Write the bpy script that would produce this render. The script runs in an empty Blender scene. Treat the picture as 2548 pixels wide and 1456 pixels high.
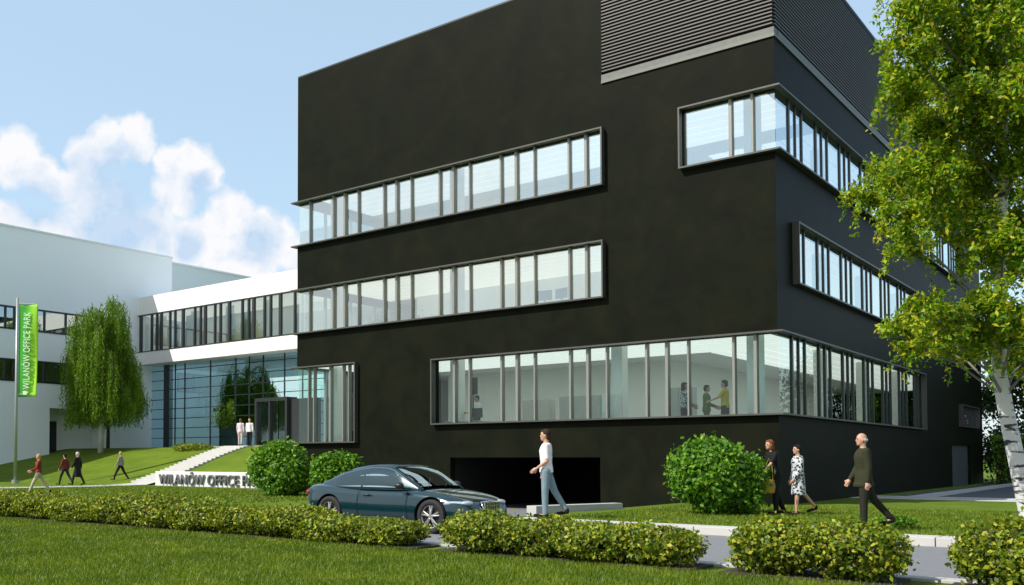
import bpy, bmesh, math, random
import numpy as np
from mathutils import Vector, Matrix
R = math.radians
C = bpy.context.scene.collection
scene = bpy.context.scene
# ------------------------------------------------------------ camera
cam = bpy.data.cameras.new('camera'); co = bpy.data.objects.new('camera', cam); C.objects.link(co)
YAW, PITCH = -0.7063936, 0.034752
fw = Vector((math.sin(YAW)*math.cos(PITCH), math.cos(YAW)*math.cos(PITCH), math.sin(PITCH)))
rt = Vector((math.cos(YAW), -math.sin(YAW), 0)); up = rt.cross(fw)
co.matrix_world = Matrix(((rt.x, up.x, -fw.x, 8.97), (rt.y, up.y, -fw.y, -27.76), (rt.z, up.z, -fw.z, 1.4), (0, 0, 0, 1)))
cam.sensor_width = 36; cam.lens = 36*2392.96/2547
cam.shift_x = (1273.5-943.95)/2547; cam.shift_y = (1060.18-728)/2547
cam.clip_start = .1; cam.clip_end = 3000
scene.camera = co
# ------------------------------------------------------------ light
SUN_EL, SUN_AZ = R(44), R(208)        # azimuth clockwise from +Y
sunv = Vector((math.sin(SUN_AZ)*math.cos(SUN_EL), math.cos(SUN_AZ)*math.cos(SUN_EL), math.sin(SUN_EL)))
sl = bpy.data.lights.new('sun', 'SUN'); sl.energy = 4.6; sl.angle = R(.5); sl.color = (1, .95, .86)
so = bpy.data.objects.new('sun', sl); C.objects.link(so); so.rotation_euler = (-sunv).to_track_quat('-Z', 'Y').to_euler()
so.location = (0, -40, 60)
scene.view_settings.view_transform = 'Standard'; scene.view_settings.look = 'None'
scene.view_settings.exposure = .35; scene.view_settings.gamma = 1
W = bpy.data.worlds.new('World'); scene.world = W; W.use_nodes = True
def build_world():
    nt = W.node_tree; N = nt.nodes; Lk = nt.links; N.clear()
    out = N.new('ShaderNodeOutputWorld'); bg = N.new('ShaderNodeBackground')
    sky = N.new('ShaderNodeTexSky'); sky.sky_type = 'NISHITA'; sky.sun_disc = False
    sky.sun_elevation = SUN_EL; sky.sun_rotation = SUN_AZ; sky.air_density = 1.1; sky.dust_density = .8; sky.ozone_density = 1.6
    bg.inputs[1].default_value = .15
    tc = N.new('ShaderNodeTexCoord'); sp = N.new('ShaderNodeSeparateXYZ'); Lk.new(tc.outputs['Generated'], sp.inputs[0])
    def M(op, a, b=None, c=None, clamp=False):
        n = N.new('ShaderNodeMath'); n.operation = op; n.use_clamp = clamp
        for i, v in enumerate((a, b, c)):
            if v is None: continue
            if isinstance(v, (int, float)): n.inputs[i].default_value = v
            else: Lk.new(v, n.inputs[i])
        return n.outputs[0]
    az = M('ARCTAN2', sp.outputs[0], sp.outputs[1]); el = M('ARCSINE', sp.outputs[2])
    cb = N.new('ShaderNodeCombineXYZ'); Lk.new(az, cb.inputs[0]); Lk.new(el, cb.inputs[1])
    def noise(scale, det, vec, rough=.55):
        n = N.new('ShaderNodeTexNoise'); n.inputs['Scale'].default_value = scale; n.inputs['Detail'].default_value = det
        n.inputs['Roughness'].default_value = rough; Lk.new(vec, n.inputs['Vector']); return n
    nw = noise(26, 4, cb.outputs[0])
    sub = N.new('ShaderNodeVectorMath'); sub.operation = 'SUBTRACT'; Lk.new(nw.outputs['Color'], sub.inputs[0]); sub.inputs[1].default_value = (.5, .5, .5)
    sca = N.new('ShaderNodeVectorMath'); sca.operation = 'SCALE'; Lk.new(sub.outputs[0], sca.inputs[0]); sca.inputs['Scale'].default_value = .022
    add = N.new('ShaderNodeVectorMath'); add.operation = 'ADD'; Lk.new(cb.outputs[0], add.inputs[0]); Lk.new(sca.outputs[0], add.inputs[1])
    CLD = [(-0.9576, 0.3197, 0.0179), (-0.979, 0.3089, 0.0218), (-1.0021, 0.2942, 0.0198), (-0.9517, 0.3055, 0.0139), (-1.0116, 0.2732, 0.0159), (-1.0712, 0.2877, 0.0258), (-1.0473, 0.2756, 0.0198), (-1.0268, 0.2664, 0.0179), (-1.0767, 0.2289, 0.0198), (-1.0603, 0.2209, 0.0198), (-0.9019, 0.2938, 0.0238), (-0.922, 0.2945, 0.0179), (-0.8858, 0.2852, 0.0179), (-0.918, 0.2683, 0.0238), (-0.9299, 0.239, 0.0179), (-0.8573, 0.248, 0.0238), (-0.8777, 0.2317, 0.0238), (-0.8328, 0.2352, 0.0238), (-0.8121, 0.2219, 0.0238), (-0.7935, 0.2104, 0.0198), (-0.841, 0.2054, 0.0278), (-0.9019, 0.219, 0.0278), (-0.8655, 0.2007, 0.0278), (-0.9887, 0.245, 0.0357), (-0.9576, 0.2164, 0.0357), (-1.0078, 0.2134, 0.0357), (-1.0455, 0.2108, 0.0278)]
    f = None
    for a, e, r in CLD:
        d = N.new('ShaderNodeVectorMath'); d.operation = 'DISTANCE'; Lk.new(add.outputs[0], d.inputs[0]); d.inputs[1].default_value = (a, e, 0)
        t = M('MULTIPLY_ADD', d.outputs['Value'], -1/(r*1.12), 1.0)
        f = t if f is None else M('SMOOTH_MAX', f, t, .12)
    nd = noise(70, 6, cb.outputs[0], .6)
    f2 = M('MULTIPLY_ADD', nd.outputs[0], .55, f)
    al = M('MULTIPLY', M('SUBTRACT', f2, .20), 2.7, clamp=True)
    # bright clouds added out of view behind, to whiten the window reflections
    g = noise(2.2, 7, tc.outputs['Generated'], .6)
    back = M('MULTIPLY', M('SUBTRACT', M('MULTIPLY', sp.outputs[1], -1.0), .0), 2.0, clamp=True)
    al2 = M('MULTIPLY', M('MULTIPLY', M('SUBTRACT', g.outputs[0], .36), 5.0, clamp=True), back)
    alpha = M('MAXIMUM', al, al2)
    # blue shade painted into the clouds, and cloud colours
    sh = noise(20, 4, add.outputs[0], .55)
    sf = None
    for a_, e_, r_ in ((-.972, .262, .060), (-.968, .225, .060), (-.895, .272, .022), (-.836, .220, .030), (-1.055, .250, .035), (-.905, .215, .02)):
        d = N.new('ShaderNodeVectorMath'); d.operation = 'DISTANCE'; Lk.new(add.outputs[0], d.inputs[0]); d.inputs[1].default_value = (a_, e_, 0)
        t = M('MULTIPLY_ADD', d.outputs['Value'], -1/r_, 1.0); sf = t if sf is None else M('SMOOTH_MAX', sf, t, .2)
    sb = M('MULTIPLY', M('SUBTRACT', g.outputs[0], .52), 3.0, clamp=True)
    shade = M('MAXIMUM', M('MULTIPLY', M('ADD', sf, M('MULTIPLY', M('SUBTRACT', sh.outputs[0], .5), 1.6)), 1.5, clamp=True), M('MULTIPLY', sb, back))
    nf = noise(45, 5, add.outputs[0], .6)
    shade = M('ADD', M('MULTIPLY', shade, .85), M('MULTIPLY', M('MULTIPLY', M('SUBTRACT', nf.outputs[0], .46), 3.2, clamp=True), .40), clamp=True)
    cm = N.new('ShaderNodeMixRGB'); cm.inputs[1].default_value = (5.1, 5.1, 5.25, 1); cm.inputs[2].default_value = (2.75, 3.65, 4.75, 1)
    Lk.new(shade, cm.inputs[0])
    tint = N.new('ShaderNodeMixRGB'); tint.blend_type = 'MULTIPLY'; tint.inputs[0].default_value = 1; Lk.new(sky.outputs[0], tint.inputs[1]); tint.inputs[2].default_value = (1, 1, 1, 1)
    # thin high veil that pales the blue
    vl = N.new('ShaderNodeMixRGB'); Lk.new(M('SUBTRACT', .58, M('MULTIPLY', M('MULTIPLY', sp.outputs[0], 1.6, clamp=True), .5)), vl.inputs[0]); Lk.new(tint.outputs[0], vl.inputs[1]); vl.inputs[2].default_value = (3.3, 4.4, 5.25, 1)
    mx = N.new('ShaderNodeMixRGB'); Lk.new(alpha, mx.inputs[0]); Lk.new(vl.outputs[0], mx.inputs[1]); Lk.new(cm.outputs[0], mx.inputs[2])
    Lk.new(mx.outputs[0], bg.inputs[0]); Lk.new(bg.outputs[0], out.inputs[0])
build_world()
random.seed(7); rng = np.random.default_rng(7)

# ------------------------------------------------------------ materials
def mat(name, col, rough=.6, metal=0, spec=.5, noise=None, coat=0, bump=None, alpha=None, emit=None):
    m = bpy.data.materials.new(name); m.use_nodes = True; nt = m.node_tree; N = nt.nodes; b = N['Principled BSDF']
    b.inputs['Base Color'].default_value = (*col, 1); b.inputs['Roughness'].default_value = rough; b.inputs['Metallic'].default_value = metal
    b.inputs['Specular IOR Level'].default_value = spec; b.inputs['Coat Weight'].default_value = coat
    if noise:   # (scale, amount, detail)
        tc = N.new('ShaderNodeTexCoord'); n = N.new('ShaderNodeTexNoise'); n.inputs['Scale'].default_value = noise[0]; n.inputs['Detail'].default_value = 5
        nt.links.new(tc.outputs['Object'], n.inputs['Vector'])
        mx = N.new('ShaderNodeMixRGB'); nt.links.new(n.outputs[0], mx.inputs[0])
        a = noise[1]
        mx.inputs[1].default_value = (*[c*(1-a) for c in col], 1); c2 = noise[2] if len(noise) > 2 else [c*(1+a) for c in col]
        mx.inputs[2].default_value = (*c2, 1)
        nt.links.new(mx.outputs[0], b.inputs['Base Color'])
        if bump:
            bp = N.new('ShaderNodeBump'); bp.inputs['Strength'].default_value = bump; bp.inputs['Distance'].default_value = .02
            n2 = N.new('ShaderNodeTexNoise'); n2.inputs['Scale'].default_value = noise[0]*12; nt.links.new(tc.outputs['Object'], n2.inputs['Vector'])
            nt.links.new(n2.outputs[0], bp.inputs['Height']); nt.links.new(bp.outputs[0], b.inputs['Normal'])
    if emit: b.inputs['Emission Color'].default_value = (*emit[0], 1); b.inputs['Emission Strength'].default_value = emit[1]
    return m
def leafmat(name, cols, trans=.35, rough=.5, patch=None):
    m = bpy.data.materials.new(name); m.use_nodes = True; nt = m.node_tree; N = nt.nodes; L = nt.links
    for n in list(N): N.remove(n)
    out = N.new('ShaderNodeOutputMaterial'); geo = N.new('ShaderNodeNewGeometry'); ramp = N.new('ShaderNodeValToRGB')
    e = ramp.color_ramp.elements
    while len(e) < len(cols): e.new(.5)
    for i, c in enumerate(cols): e[i].position = i/(len(cols)-1); e[i].color = (*c, 1)
    L.new(geo.outputs['Random Per Island'], ramp.inputs[0]); rc = ramp.outputs[0]
    if patch:
        tc = N.new('ShaderNodeTexCoord'); nz = N.new('ShaderNodeTexNoise'); nz.inputs['Scale'].default_value = patch; nz.inputs['Detail'].default_value = 6; nz.inputs['Roughness'].default_value = .65; L.new(tc.outputs['Object'], nz.inputs['Vector'])
        r2 = N.new('ShaderNodeValToRGB'); r2.color_ramp.elements[0].position = .35; r2.color_ramp.elements[0].color = (.55, .66, .5, 1); r2.color_ramp.elements[1].position = .66; r2.color_ramp.elements[1].color = (1.25, 1.12, 1.2, 1); L.new(nz.outputs[0], r2.inputs[0])
        mm = N.new('ShaderNodeMixRGB'); mm.blend_type = 'MULTIPLY'; mm.inputs[0].default_value = 1; L.new(ramp.outputs[0], mm.inputs[1]); L.new(r2.outputs[0], mm.inputs[2]); rc = mm.outputs[0]
    p = N.new('ShaderNodeBsdfPrincipled'); p.inputs['Roughness'].default_value = rough; p.inputs['Specular IOR Level'].default_value = .35
    L.new(rc, p.inputs['Base Color'])
    t = N.new('ShaderNodeBsdfTranslucent'); hs = N.new('ShaderNodeMixRGB'); hs.blend_type = 'MULTIPLY'; hs.inputs[0].default_value = 1; hs.inputs[2].default_value = (1.25, 1.3, .45, 1)
    L.new(rc, hs.inputs[1]); L.new(hs.outputs[0], t.inputs[0])
    mx = N.new('ShaderNodeMixShader'); mx.inputs[0].default_value = trans; L.new(p.outputs[0], mx.inputs[1]); L.new(t.outputs[0], mx.inputs[2]); L.new(mx.outputs[0], out.inputs[0])
    return m
def glassmat(name, tint, refl, rcol=(1, 1, 1), rough=0.0, ior=1.5):
    m = bpy.data.materials.new(name); m.use_nodes = True; nt = m.node_tree; N = nt.nodes; L = nt.links
    for n in list(N): N.remove(n)
    out = N.new('ShaderNodeOutputMaterial'); tr = N.new('ShaderNodeBsdfTransparent'); tr.inputs[0].default_value = (*tint, 1)
    gl = N.new('ShaderNodeBsdfGlossy'); gl.inputs['Roughness'].default_value = rough; gl.inputs[0].default_value = (*rcol, 1)
    fr = N.new('ShaderNodeFresnel'); fr.inputs[0].default_value = ior
    a = N.new('ShaderNodeMath'); a.operation = 'ADD'; a.use_clamp = True; L.new(fr.outputs[0], a.inputs[0]); a.inputs[1].default_value = refl
    mx = N.new('ShaderNodeMixShader'); L.new(a.outputs[0], mx.inputs[0]); L.new(tr.outputs[0], mx.inputs[1]); L.new(gl.outputs[0], mx.inputs[2]); L.new(mx.outputs[0], out.inputs[0])
    return m
M = {}
M['black'] = mat('dark_render', (.0062, .0068, .0046), .5, spec=.045, noise=(.45, .45, (.0100, .0108, .0052)), bump=.08)
def mottled():
    m = M['black']; nt = m.node_tree; N = nt.nodes; L = nt.links; b = N['Principled BSDF']; tc = N.new('ShaderNodeTexCoord')
    a = N.new('ShaderNodeTexNoise'); a.inputs['Scale'].default_value = .8; a.inputs['Detail'].default_value = 9; a.inputs['Roughness'].default_value = .65; a.inputs['Distortion'].default_value = .6; L.new(tc.outputs['Object'], a.inputs['Vector'])
    r = N.new('ShaderNodeValToRGB'); e = r.color_ramp.elements; e[0].position = .36; e[0].color = (.0060, .0068, .0046, 1); e[1].position = .68; e[1].color = (.0115, .0112, .0062, 1); k = e.new(.52); k.color = (.0080, .0098, .0050, 1)
    L.new(a.outputs[0], r.inputs[0]); L.new(r.outputs[0], b.inputs['Base Color'])
mottled()
M['frame'] = mat('frame_metal', (.075, .076, .068), .45, metal=.3, noise=(3, .1))
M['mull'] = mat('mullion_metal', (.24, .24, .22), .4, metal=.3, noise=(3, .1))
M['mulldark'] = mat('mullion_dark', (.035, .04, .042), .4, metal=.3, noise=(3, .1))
M['band'] = mat('band_metal', (.125, .13, .118), .5, metal=.2, noise=(6, .15))
M['mull2'] = mat('channel_metal', (.10, .105, .095), .5, metal=.2, noise=(8, .3))
M['slat'] = mat('slat_metal', (.085, .08, .075), .5, metal=.2, noise=(4, .12))
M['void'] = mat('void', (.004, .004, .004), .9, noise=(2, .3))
M['white'] = mat('white_render', (.80, .78, .76), .7, noise=(.8, .03), bump=.03)
M['palewall'] = mat('pale_render', (.87, .93, .95), .7, noise=(.5, .03))
M['setwall'] = mat('setback_render', (.76, .82, .83), .7, noise=(.5, .03))
M['iwall'] = mat('interior_wall', (.82, .83, .80), .8, noise=(1, .03))
M['iceil'] = mat('interior_ceiling', (.84, .85, .83), .8, noise=(1, .03))
M['ifloor'] = mat('interior_floor', (.50, .48, .44), .4, noise=(2, .08))
M['fillglow'] = mat('added_ceiling_glow', (.9, .9, .9), .5, emit=((.95, 1, 1), .55), noise=(1, .01))  # added glow that brightens the rooms, not an actual lamp
M['fillglow1'] = mat('added_ceiling_glow', (.85, .86, .82), .5, emit=((1, 1, .97), .55), noise=(1, .01))
M['fillglow2'] = mat('added_ceiling_glow', (.85, .85, .8), .5, emit=((1, .98, .86), .48), noise=(1, .01))
M['g3'] = glassmat('glass_upper', (.86, .95, .94), .50, (.86, .97, .97))
M['g2'] = glassmat('glass_middle', (.88, .94, .88), .40, (.88, .96, .94))
M['g1'] = glassmat('glass_lower', (.80, .93, .89), .03, (.85, 1, 1), ior=1.3)
M['gb'] = glassmat('glass_bridge', (.78, .82, .80), .36, (.9, 1, 1))
M['gc'] = glassmat('glass_lobby', (.62, .82, .86), .28, (.62, .87, .96))
M['concrete'] = mat('concrete', (.42, .42, .40), .8, noise=(4, .12), bump=.2)
M['paving'] = mat('paving', (.46, .45, .43), .8, noise=(3, .15), bump=.2)
M['asphalt'] = mat('asphalt', (.17, .175, .19), .85, noise=(6, .2), bump=.3)
M['darkpave'] = mat('dark_paving', (.08, .09, .10), .8, noise=(4, .2), bump=.2)
M['stone'] = mat('sign_stone', (.62, .62, .62), .7, noise=(6, .1), bump=.1)
M['letters'] = mat('letter_metal', (.20, .20, .21), .35, metal=.6, noise=(6, .1))
M['pole'] = mat('pole_paint', (.34, .37, .34), .4, metal=.4, noise=(3, .1))
M['bannerwhite'] = mat('banner_letters', (.80, .9, .75), .7, noise=(3, .05))
M['doorgrey'] = mat('door_grey', (.055, .07, .072), .5, noise=(2, .15))
M['bark'] = mat('bark_white', (.55, .56, .52), .8, noise=(3, .25), bump=.3)
M['barkbrown'] = mat('bark_brown', (.055, .045, .038), .9, noise=(6, .3), bump=.4)
M['stemgrey'] = mat('branch_bark', (.16, .15, .13), .85, noise=(6, .3))
M['stem'] = mat('stem', (.07, .055, .035), .9, noise=(10, .3))
M['soil'] = mat('soil', (.035, .028, .018), .95, noise=(6, .3), bump=.5)
def birchbark():
    m = mat('birch_bark', (.5, .5, .47), .75); nt = m.node_tree; N = nt.nodes; L = nt.links; b = N['Principled BSDF']
    tc = N.new('ShaderNodeTexCoord'); mp = N.new('ShaderNodeMapping'); mp.inputs['Scale'].default_value = (2.2, 2.2, 7); L.new(tc.outputs['Object'], mp.inputs[0])
    n = N.new('ShaderNodeTexNoise'); n.inputs['Scale'].default_value = 1.6; n.inputs['Detail'].default_value = 4; n.inputs['Roughness'].default_value = .6; L.new(mp.outputs[0], n.inputs['Vector'])
    r = N.new('ShaderNodeValToRGB'); r.color_ramp.elements[0].position = .40; r.color_ramp.elements[0].color = (.03, .028, .025, 1)
    r.color_ramp.elements[1].position = .47; r.color_ramp.elements[1].color = (.55, .56, .53, 1); L.new(n.outputs[0], r.inputs[0]); L.new(r.outputs[0], b.inputs['Base Color'])
    return m
M['birch'] = birchbark()
def bannermat():
    m = mat('banner_cloth', (.1, .45, .05), .7); nt = m.node_tree; N = nt.nodes; L = nt.links; b = N['Principled BSDF']
    tc = N.new('ShaderNodeTexCoord'); sp = N.new('ShaderNodeSeparateXYZ'); L.new(tc.outputs['Generated'], sp.inputs[0])
    r = N.new('ShaderNodeValToRGB'); r.color_ramp.elements[0].color = (.05, .40, .02, 1); r.color_ramp.elements[1].color = (.36, .72, .02, 1)
    r.color_ramp.elements[0].position = .35; r.color_ramp.elements[1].position = .9
    L.new(sp.outputs[0], r.inputs[0]); L.new(r.outputs[0], b.inputs['Base Color'])
    t = b.inputs['Transmission Weight']; return m
M['banner'] = bannermat()
def grassmat():
    m = mat('lawn_grass', (.08, .15, .01), .9, spec=.2); nt = m.node_tree; N = nt.nodes; L = nt.links; b = N['Principled BSDF']
    tc = N.new('ShaderNodeTexCoord'); n1 = N.new('ShaderNodeTexNoise'); n1.inputs['Scale'].default_value = .6; n1.inputs['Detail'].default_value = 6
    n2 = N.new('ShaderNodeTexNoise'); n2.inputs['Scale'].default_value = 14; n2.inputs['Detail'].default_value = 6
    L.new(tc.outputs['Object'], n1.inputs['Vector']); L.new(tc.outputs['Object'], n2.inputs['Vector'])
    a = N.new('ShaderNodeMath'); a.operation = 'ADD'; L.new(n1.outputs[0], a.inputs[0]); L.new(n2.outputs[0], a.inputs[1])
    h = N.new('ShaderNodeMath'); h.operation = 'MULTIPLY'; h.inputs[1].default_value = .5; L.new(a.outputs[0], h.inputs[0])
    r = N.new('ShaderNodeValToRGB'); e = r.color_ramp.elements; e[0].position = .32; e[0].color = (.060, .115, .004, 1); e[1].position = .66; e[1].color = (.15, .21, .010, 1)
    L.new(h.outputs[0], r.inputs[0]); L.new(r.outputs[0], b.inputs['Base Color'])
    bp = N.new('ShaderNodeBump'); bp.inputs['Strength'].default_value = .8; bp.inputs['Distance'].default_value = .04
    n3 = N.new('ShaderNodeTexNoise'); n3.inputs['Scale'].default_value = 60; L.new(tc.outputs['Object'], n3.inputs['Vector']); L.new(n3.outputs[0], bp.inputs['Height']); L.new(bp.outputs[0], b.inputs['Normal'])
    return m
M['grass'] = grassmat()
M['blade'] = leafmat('grass_blade', [(.08, .14, .006), (.14, .21, .010), (.20, .26, .015), (.11, .18, .01)], .3, patch=.9)
M['lbirch'] = leafmat('leaf_birch', [(.06, .17, .006), (.14, .30, .008), (.34, .44, .010), (.55, .52, .015), (.03, .10, .01), (.20, .32, .01), (.07, .18, .01), (.44, .34, .03)], .45)
M['lweep'] = leafmat('leaf_weeping', [(.045, .12, .008), (.11, .23, .010), (.24, .34, .015), (.07, .17, .01)], .4)
M['lround'] = leafmat('leaf_round', [(.03, .11, .008), (.09, .24, .012), (.22, .40, .02), (.03, .10, .01), (.13, .30, .015)], .33)
M['lhedge'] = leafmat('leaf_hedge', [(.04, .09, .008), (.15, .22, .010), (.32, .37, .018), (.46, .44, .04), (.05, .05, .02), (.24, .31, .012), (.045, .10, .01), (.10, .17, .012)], .33)
M['ldark'] = leafmat('leaf_dark', [(.014, .035, .008), (.03, .07, .012), (.05, .10, .016)], .25)

# ------------------------------------------------------------ helpers
class MB:
    def __init__(s): s.v = []; s.f = []; s.m = []
    def box(s, x0, x1, y0, y1, z0, z1, mi=0):
        n = len(s.v)
        s.v += [(x0, y0, z0), (x1, y0, z0), (x1, y1, z0), (x0, y1, z0), (x0, y0, z1), (x1, y0, z1), (x1, y1, z1), (x0, y1, z1)]
        s.f += [(n, n+3, n+2, n+1), (n+4, n+5, n+6, n+7), (n, n+1, n+5, n+4), (n+1, n+2, n+6, n+5), (n+2, n+3, n+7, n+6), (n+3, n, n+4, n+7)]; s.m += [mi]*6
    def obox(s, c, ux, uy, uz, mi=0):   # centre and half-axis vectors
        n = len(s.v); c, ux, uy, uz = map(Vector, (c, ux, uy, uz))
        for sz in (-1, 1):
            for a, b in ((-1, -1), (1, -1), (1, 1), (-1, 1)): s.v.append(tuple(c+ux*a+uy*b+uz*sz))
        s.f += [(n, n+3, n+2, n+1), (n+4, n+5, n+6, n+7), (n, n+1, n+5, n+4), (n+1, n+2, n+6, n+5), (n+2, n+3, n+7, n+6), (n+3, n, n+4, n+7)]; s.m += [mi]*6
    def quad(s, a, b, c, d, mi=0):
        n = len(s.v); s.v += [tuple(a), tuple(b), tuple(c), tuple(d)]; s.f.append((n, n+1, n+2, n+3)); s.m.append(mi)
    def tube(s, pts, rad, seg=8, mi=0, cap=True):
        n0 = len(s.v); P = [Vector(p) for p in pts]; prev = None
        for i, p in enumerate(P):
            d = (P[min(i+1, len(P)-1)]-P[max(i-1, 0)]).normalized()
            a = d.orthogonal().normalized() if prev is None else (prev-d*prev.dot(d)).normalized()
            prev = a; b = d.cross(a); r = rad[i] if hasattr(rad, '__len__') else rad
            for k in range(seg):
                t = 2*math.pi*k/seg; s.v.append(tuple(p+(a*math.cos(t)+b*math.sin(t))*r))
        for i in range(len(P)-1):
            for k in range(seg):
                a = n0+i*seg+k; b = n0+i*seg+(k+1) % seg; s.f.append((a, b, b+seg, a+seg)); s.m.append(mi)
        if cap:
            s.f.append(tuple(n0+k for k in reversed(range(seg)))); s.m.append(mi)
            s.f.append(tuple(n0+(len(P)-1)*seg+k for k in range(seg))); s.m.append(mi)
    def rings(s, rings, mi=0, cap=True):  # list of lists of points
        n0 = len(s.v); k = len(rings[0])
        for r in rings: s.v += [tuple(p) for p in r]
        for i in range(len(rings)-1):
            for j in range(k):
                a = n0+i*k+j; b = n0+i*k+(j+1) % k; s.f.append((a, b, b+k, a+k)); s.m.append(mi)
        if cap:
            s.f.append(tuple(n0+j for j in reversed(range(k)))); s.m.append(mi); s.f.append(tuple(n0+(len(rings)-1)*k+j for j in range(k))); s.m.append(mi)
    def ell(s, c, r, seg=12, n=8, mi=0):
        rs = []
        for i in range(n+1):
            t = -math.pi/2+math.pi*(i+.02 if i == 0 else i-.02 if i == n else i)/n
            rs.append([(c[0]+r[0]*math.cos(t)*math.cos(2*math.pi*j/seg), c[1]+r[1]*math.cos(t)*math.sin(2*math.pi*j/seg), c[2]+r[2]*math.sin(t)) for j in range(seg)])
        s.rings(rs, mi)
    def build(s, name, mats, parent=None, smooth=False, bevel=0):
        me = bpy.data.meshes.new(name); me.from_pydata(s.v, [], s.f)
        if not isinstance(mats, (list, tuple)): mats = [mats]
        for m in mats: me.materials.append(M[m] if isinstance(m, str) else m)
        if len(mats) > 1: me.polygons.foreach_set('material_index', s.m)
        if smooth: me.polygons.foreach_set('use_smooth', [True]*len(s.f))
        me.update(); o = bpy.data.objects.new(name, me); C.objects.link(o)
        if parent: o.parent = parent
        if bevel: md = o.modifiers.new('b', 'BEVEL'); md.width = bevel; md.segments = 2; md.limit_method = 'ANGLE'
        return o
def npmesh(name, V, F, m, parent=None, smooth=False):
    me = bpy.data.meshes.new(name); nv, nf, k = len(V), len(F), F.shape[1]
    me.vertices.add(nv); me.vertices.foreach_set('co', np.asarray(V, dtype=np.float32).ravel())
    me.loops.add(nf*k); me.loops.foreach_set('vertex_index', F.astype(np.int32).ravel())
    me.polygons.add(nf); me.polygons.foreach_set('loop_start', np.arange(0, nf*k, k, dtype=np.int32)); me.polygons.foreach_set('loop_total', np.full(nf, k, dtype=np.int32))
    if smooth: me.polygons.foreach_set('use_smooth', np.ones(nf, dtype=bool))
    me.materials.append(M[m] if isinstance(m, str) else m); me.update(calc_edges=True)
    o = bpy.data.objects.new(name, me); C.objects.link(o)
    if parent: o.parent = parent
    return o
def thing(name, label, cat, loc=(0, 0, 0), rz=0, group=None):
    o = bpy.data.objects.new(name, None); C.objects.link(o); o.location = loc; o.rotation_euler = (0, 0, rz); o.empty_display_size = .3
    o['label'] = label; o['category'] = cat
    if group: o['group'] = group
    return o
def tag(o, label, cat, group=None):
    o['label'] = label; o['category'] = cat
    if group: o['group'] = group
    return o
def structure(o): o['kind'] = 'structure'; return o
def bake(o):
    dg = bpy.context.evaluated_depsgraph_get(); ev = o.evaluated_get(dg); me = bpy.data.meshes.new_from_object(ev)
    o.modifiers.clear(); o.data = me; return o
def leafquads(P, size, asp=.5, hang=0.0, nrm=None):
    """diamond leaves at points P; returns V,F"""
    n = len(P); d = rng.normal(size=(n, 3)); 
    if hang: d[:, 2] -= hang
    d /= np.linalg.norm(d, axis=1)[:, None]
    q = rng.normal(size=(n, 3)) if nrm is None else nrm+rng.normal(size=(n, 3))*.6
    s = np.cross(d, q); s /= (np.linalg.norm(s, axis=1)[:, None]+1e-9)
    sz = (size*rng.uniform(.65, 1.3, n))[:, None]
    u = np.cross(s, d)
    V = np.stack([P-d*sz*.5, P+s*sz*asp*.5+d*sz*-.05+u*sz*.08, P+d*sz*.5, P-s*sz*asp*.5+d*sz*-.05+u*sz*.08], 1).reshape(-1, 3)
    return V, np.arange(4*n).reshape(-1, 4)
def sstep(a, b, x): t = np.clip((x-a)/(b-a), 0, 1); return t*t*(3-2*t)

# ------------------------------------------------------------ ground
LXG = -19.1
def gz(x, y):
    x = np.asarray(x, float); y = np.asarray(y, float)
    z = np.where(y < -15.25, 0, -.06)
    z = np.where(y >= -9.95, .12-.10*sstep(14, 24, -x), z)
    # driveway cut
    z = np.where((x > -8.7-2.9*np.clip((y+10)/10, 0, 1)) & (x < -2.75) & (y > -15.3) & (y < .3), -.55, z)
    # berm
    y0 = 4-3.2*np.clip((-x-42)/14, 0, 1)
    t = np.clip((y-y0)/(13.2-y0), 0, 1); b = 2.22*(.75*t+.25*t*t*(3-2*t))
    b = b*sstep(19.0, 21.5, -x)
    z = np.where(y >= -9.95, z+b, z)
    z = np.where((x > LXG) & (x < -.1) & (y > .25) & (y < 33), -.7, z)
    # right-hand side yard beyond the kerb
    z = np.where((x > .0) & (y > 8.2), .0, z)
    return z
def build_ground():
    xs = np.unique(np.concatenate([[-600, -400, -250, -150, -100, -80, -70], np.arange(-64, 20, .5), [-2.77, -2.73, .02], [24, 30, 40, 60, 100, 200, 400, 700]]))
    ys = np.unique(np.concatenate([[-700, -400, -200, -100, -60, -45, -35], np.arange(-30, 30, .5), [-15.27, -15.23, -9.97, -9.93, 8.18, 8.22, .28, .32], [34, 40, 60, 100, 200, 400, 900]]))
    X, Y = np.meshgrid(xs, ys); Z = gz(X, Y)
    V = np.stack([X, Y, Z], -1).reshape(-1, 3); nx, ny = len(xs), len(ys)
    i = np.arange(nx-1); j = np.arange(ny-1); I, J = np.meshgrid(i, j); a = (J*nx+I).ravel()
    F = np.stack([a, a+1, a+1+nx, a+nx], 1)
    return structure(npmesh('lawn', V, F, 'grass', smooth=False))
build_ground()
m = MB(); m.box(-200, 60, -15.0, -10.15, -.3, 0.0); structure(m.build('road', 'asphalt'))
m = MB()
m.box(-200, -8.6, -10.15, -10.0, -.3, .05); x = -2.3
while x < 60: m.box(x, x+.985, -10.15, -10.0, -.3, .145); m.box(x, x+.985, -9.99, -9.55, -.3, .14); x += 1.0
m.box(-200, -12.5, -10.0, -9.0, -.3, .045)
structure(m.build('pavement', 'paving', bevel=.01))
m = MB(); x = -30.0
m.box(-200, -30.02, -15.25, -15.0, -.3, .035)
while x < 60: m.box(x, x+.985, -15.25, -15.0, -.3, .035); x += 1.0
m.box(-30, 60, -15.2, -15.05, -.3, .02); structure(m.build('kerb', 'concrete', bevel=.01))
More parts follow.
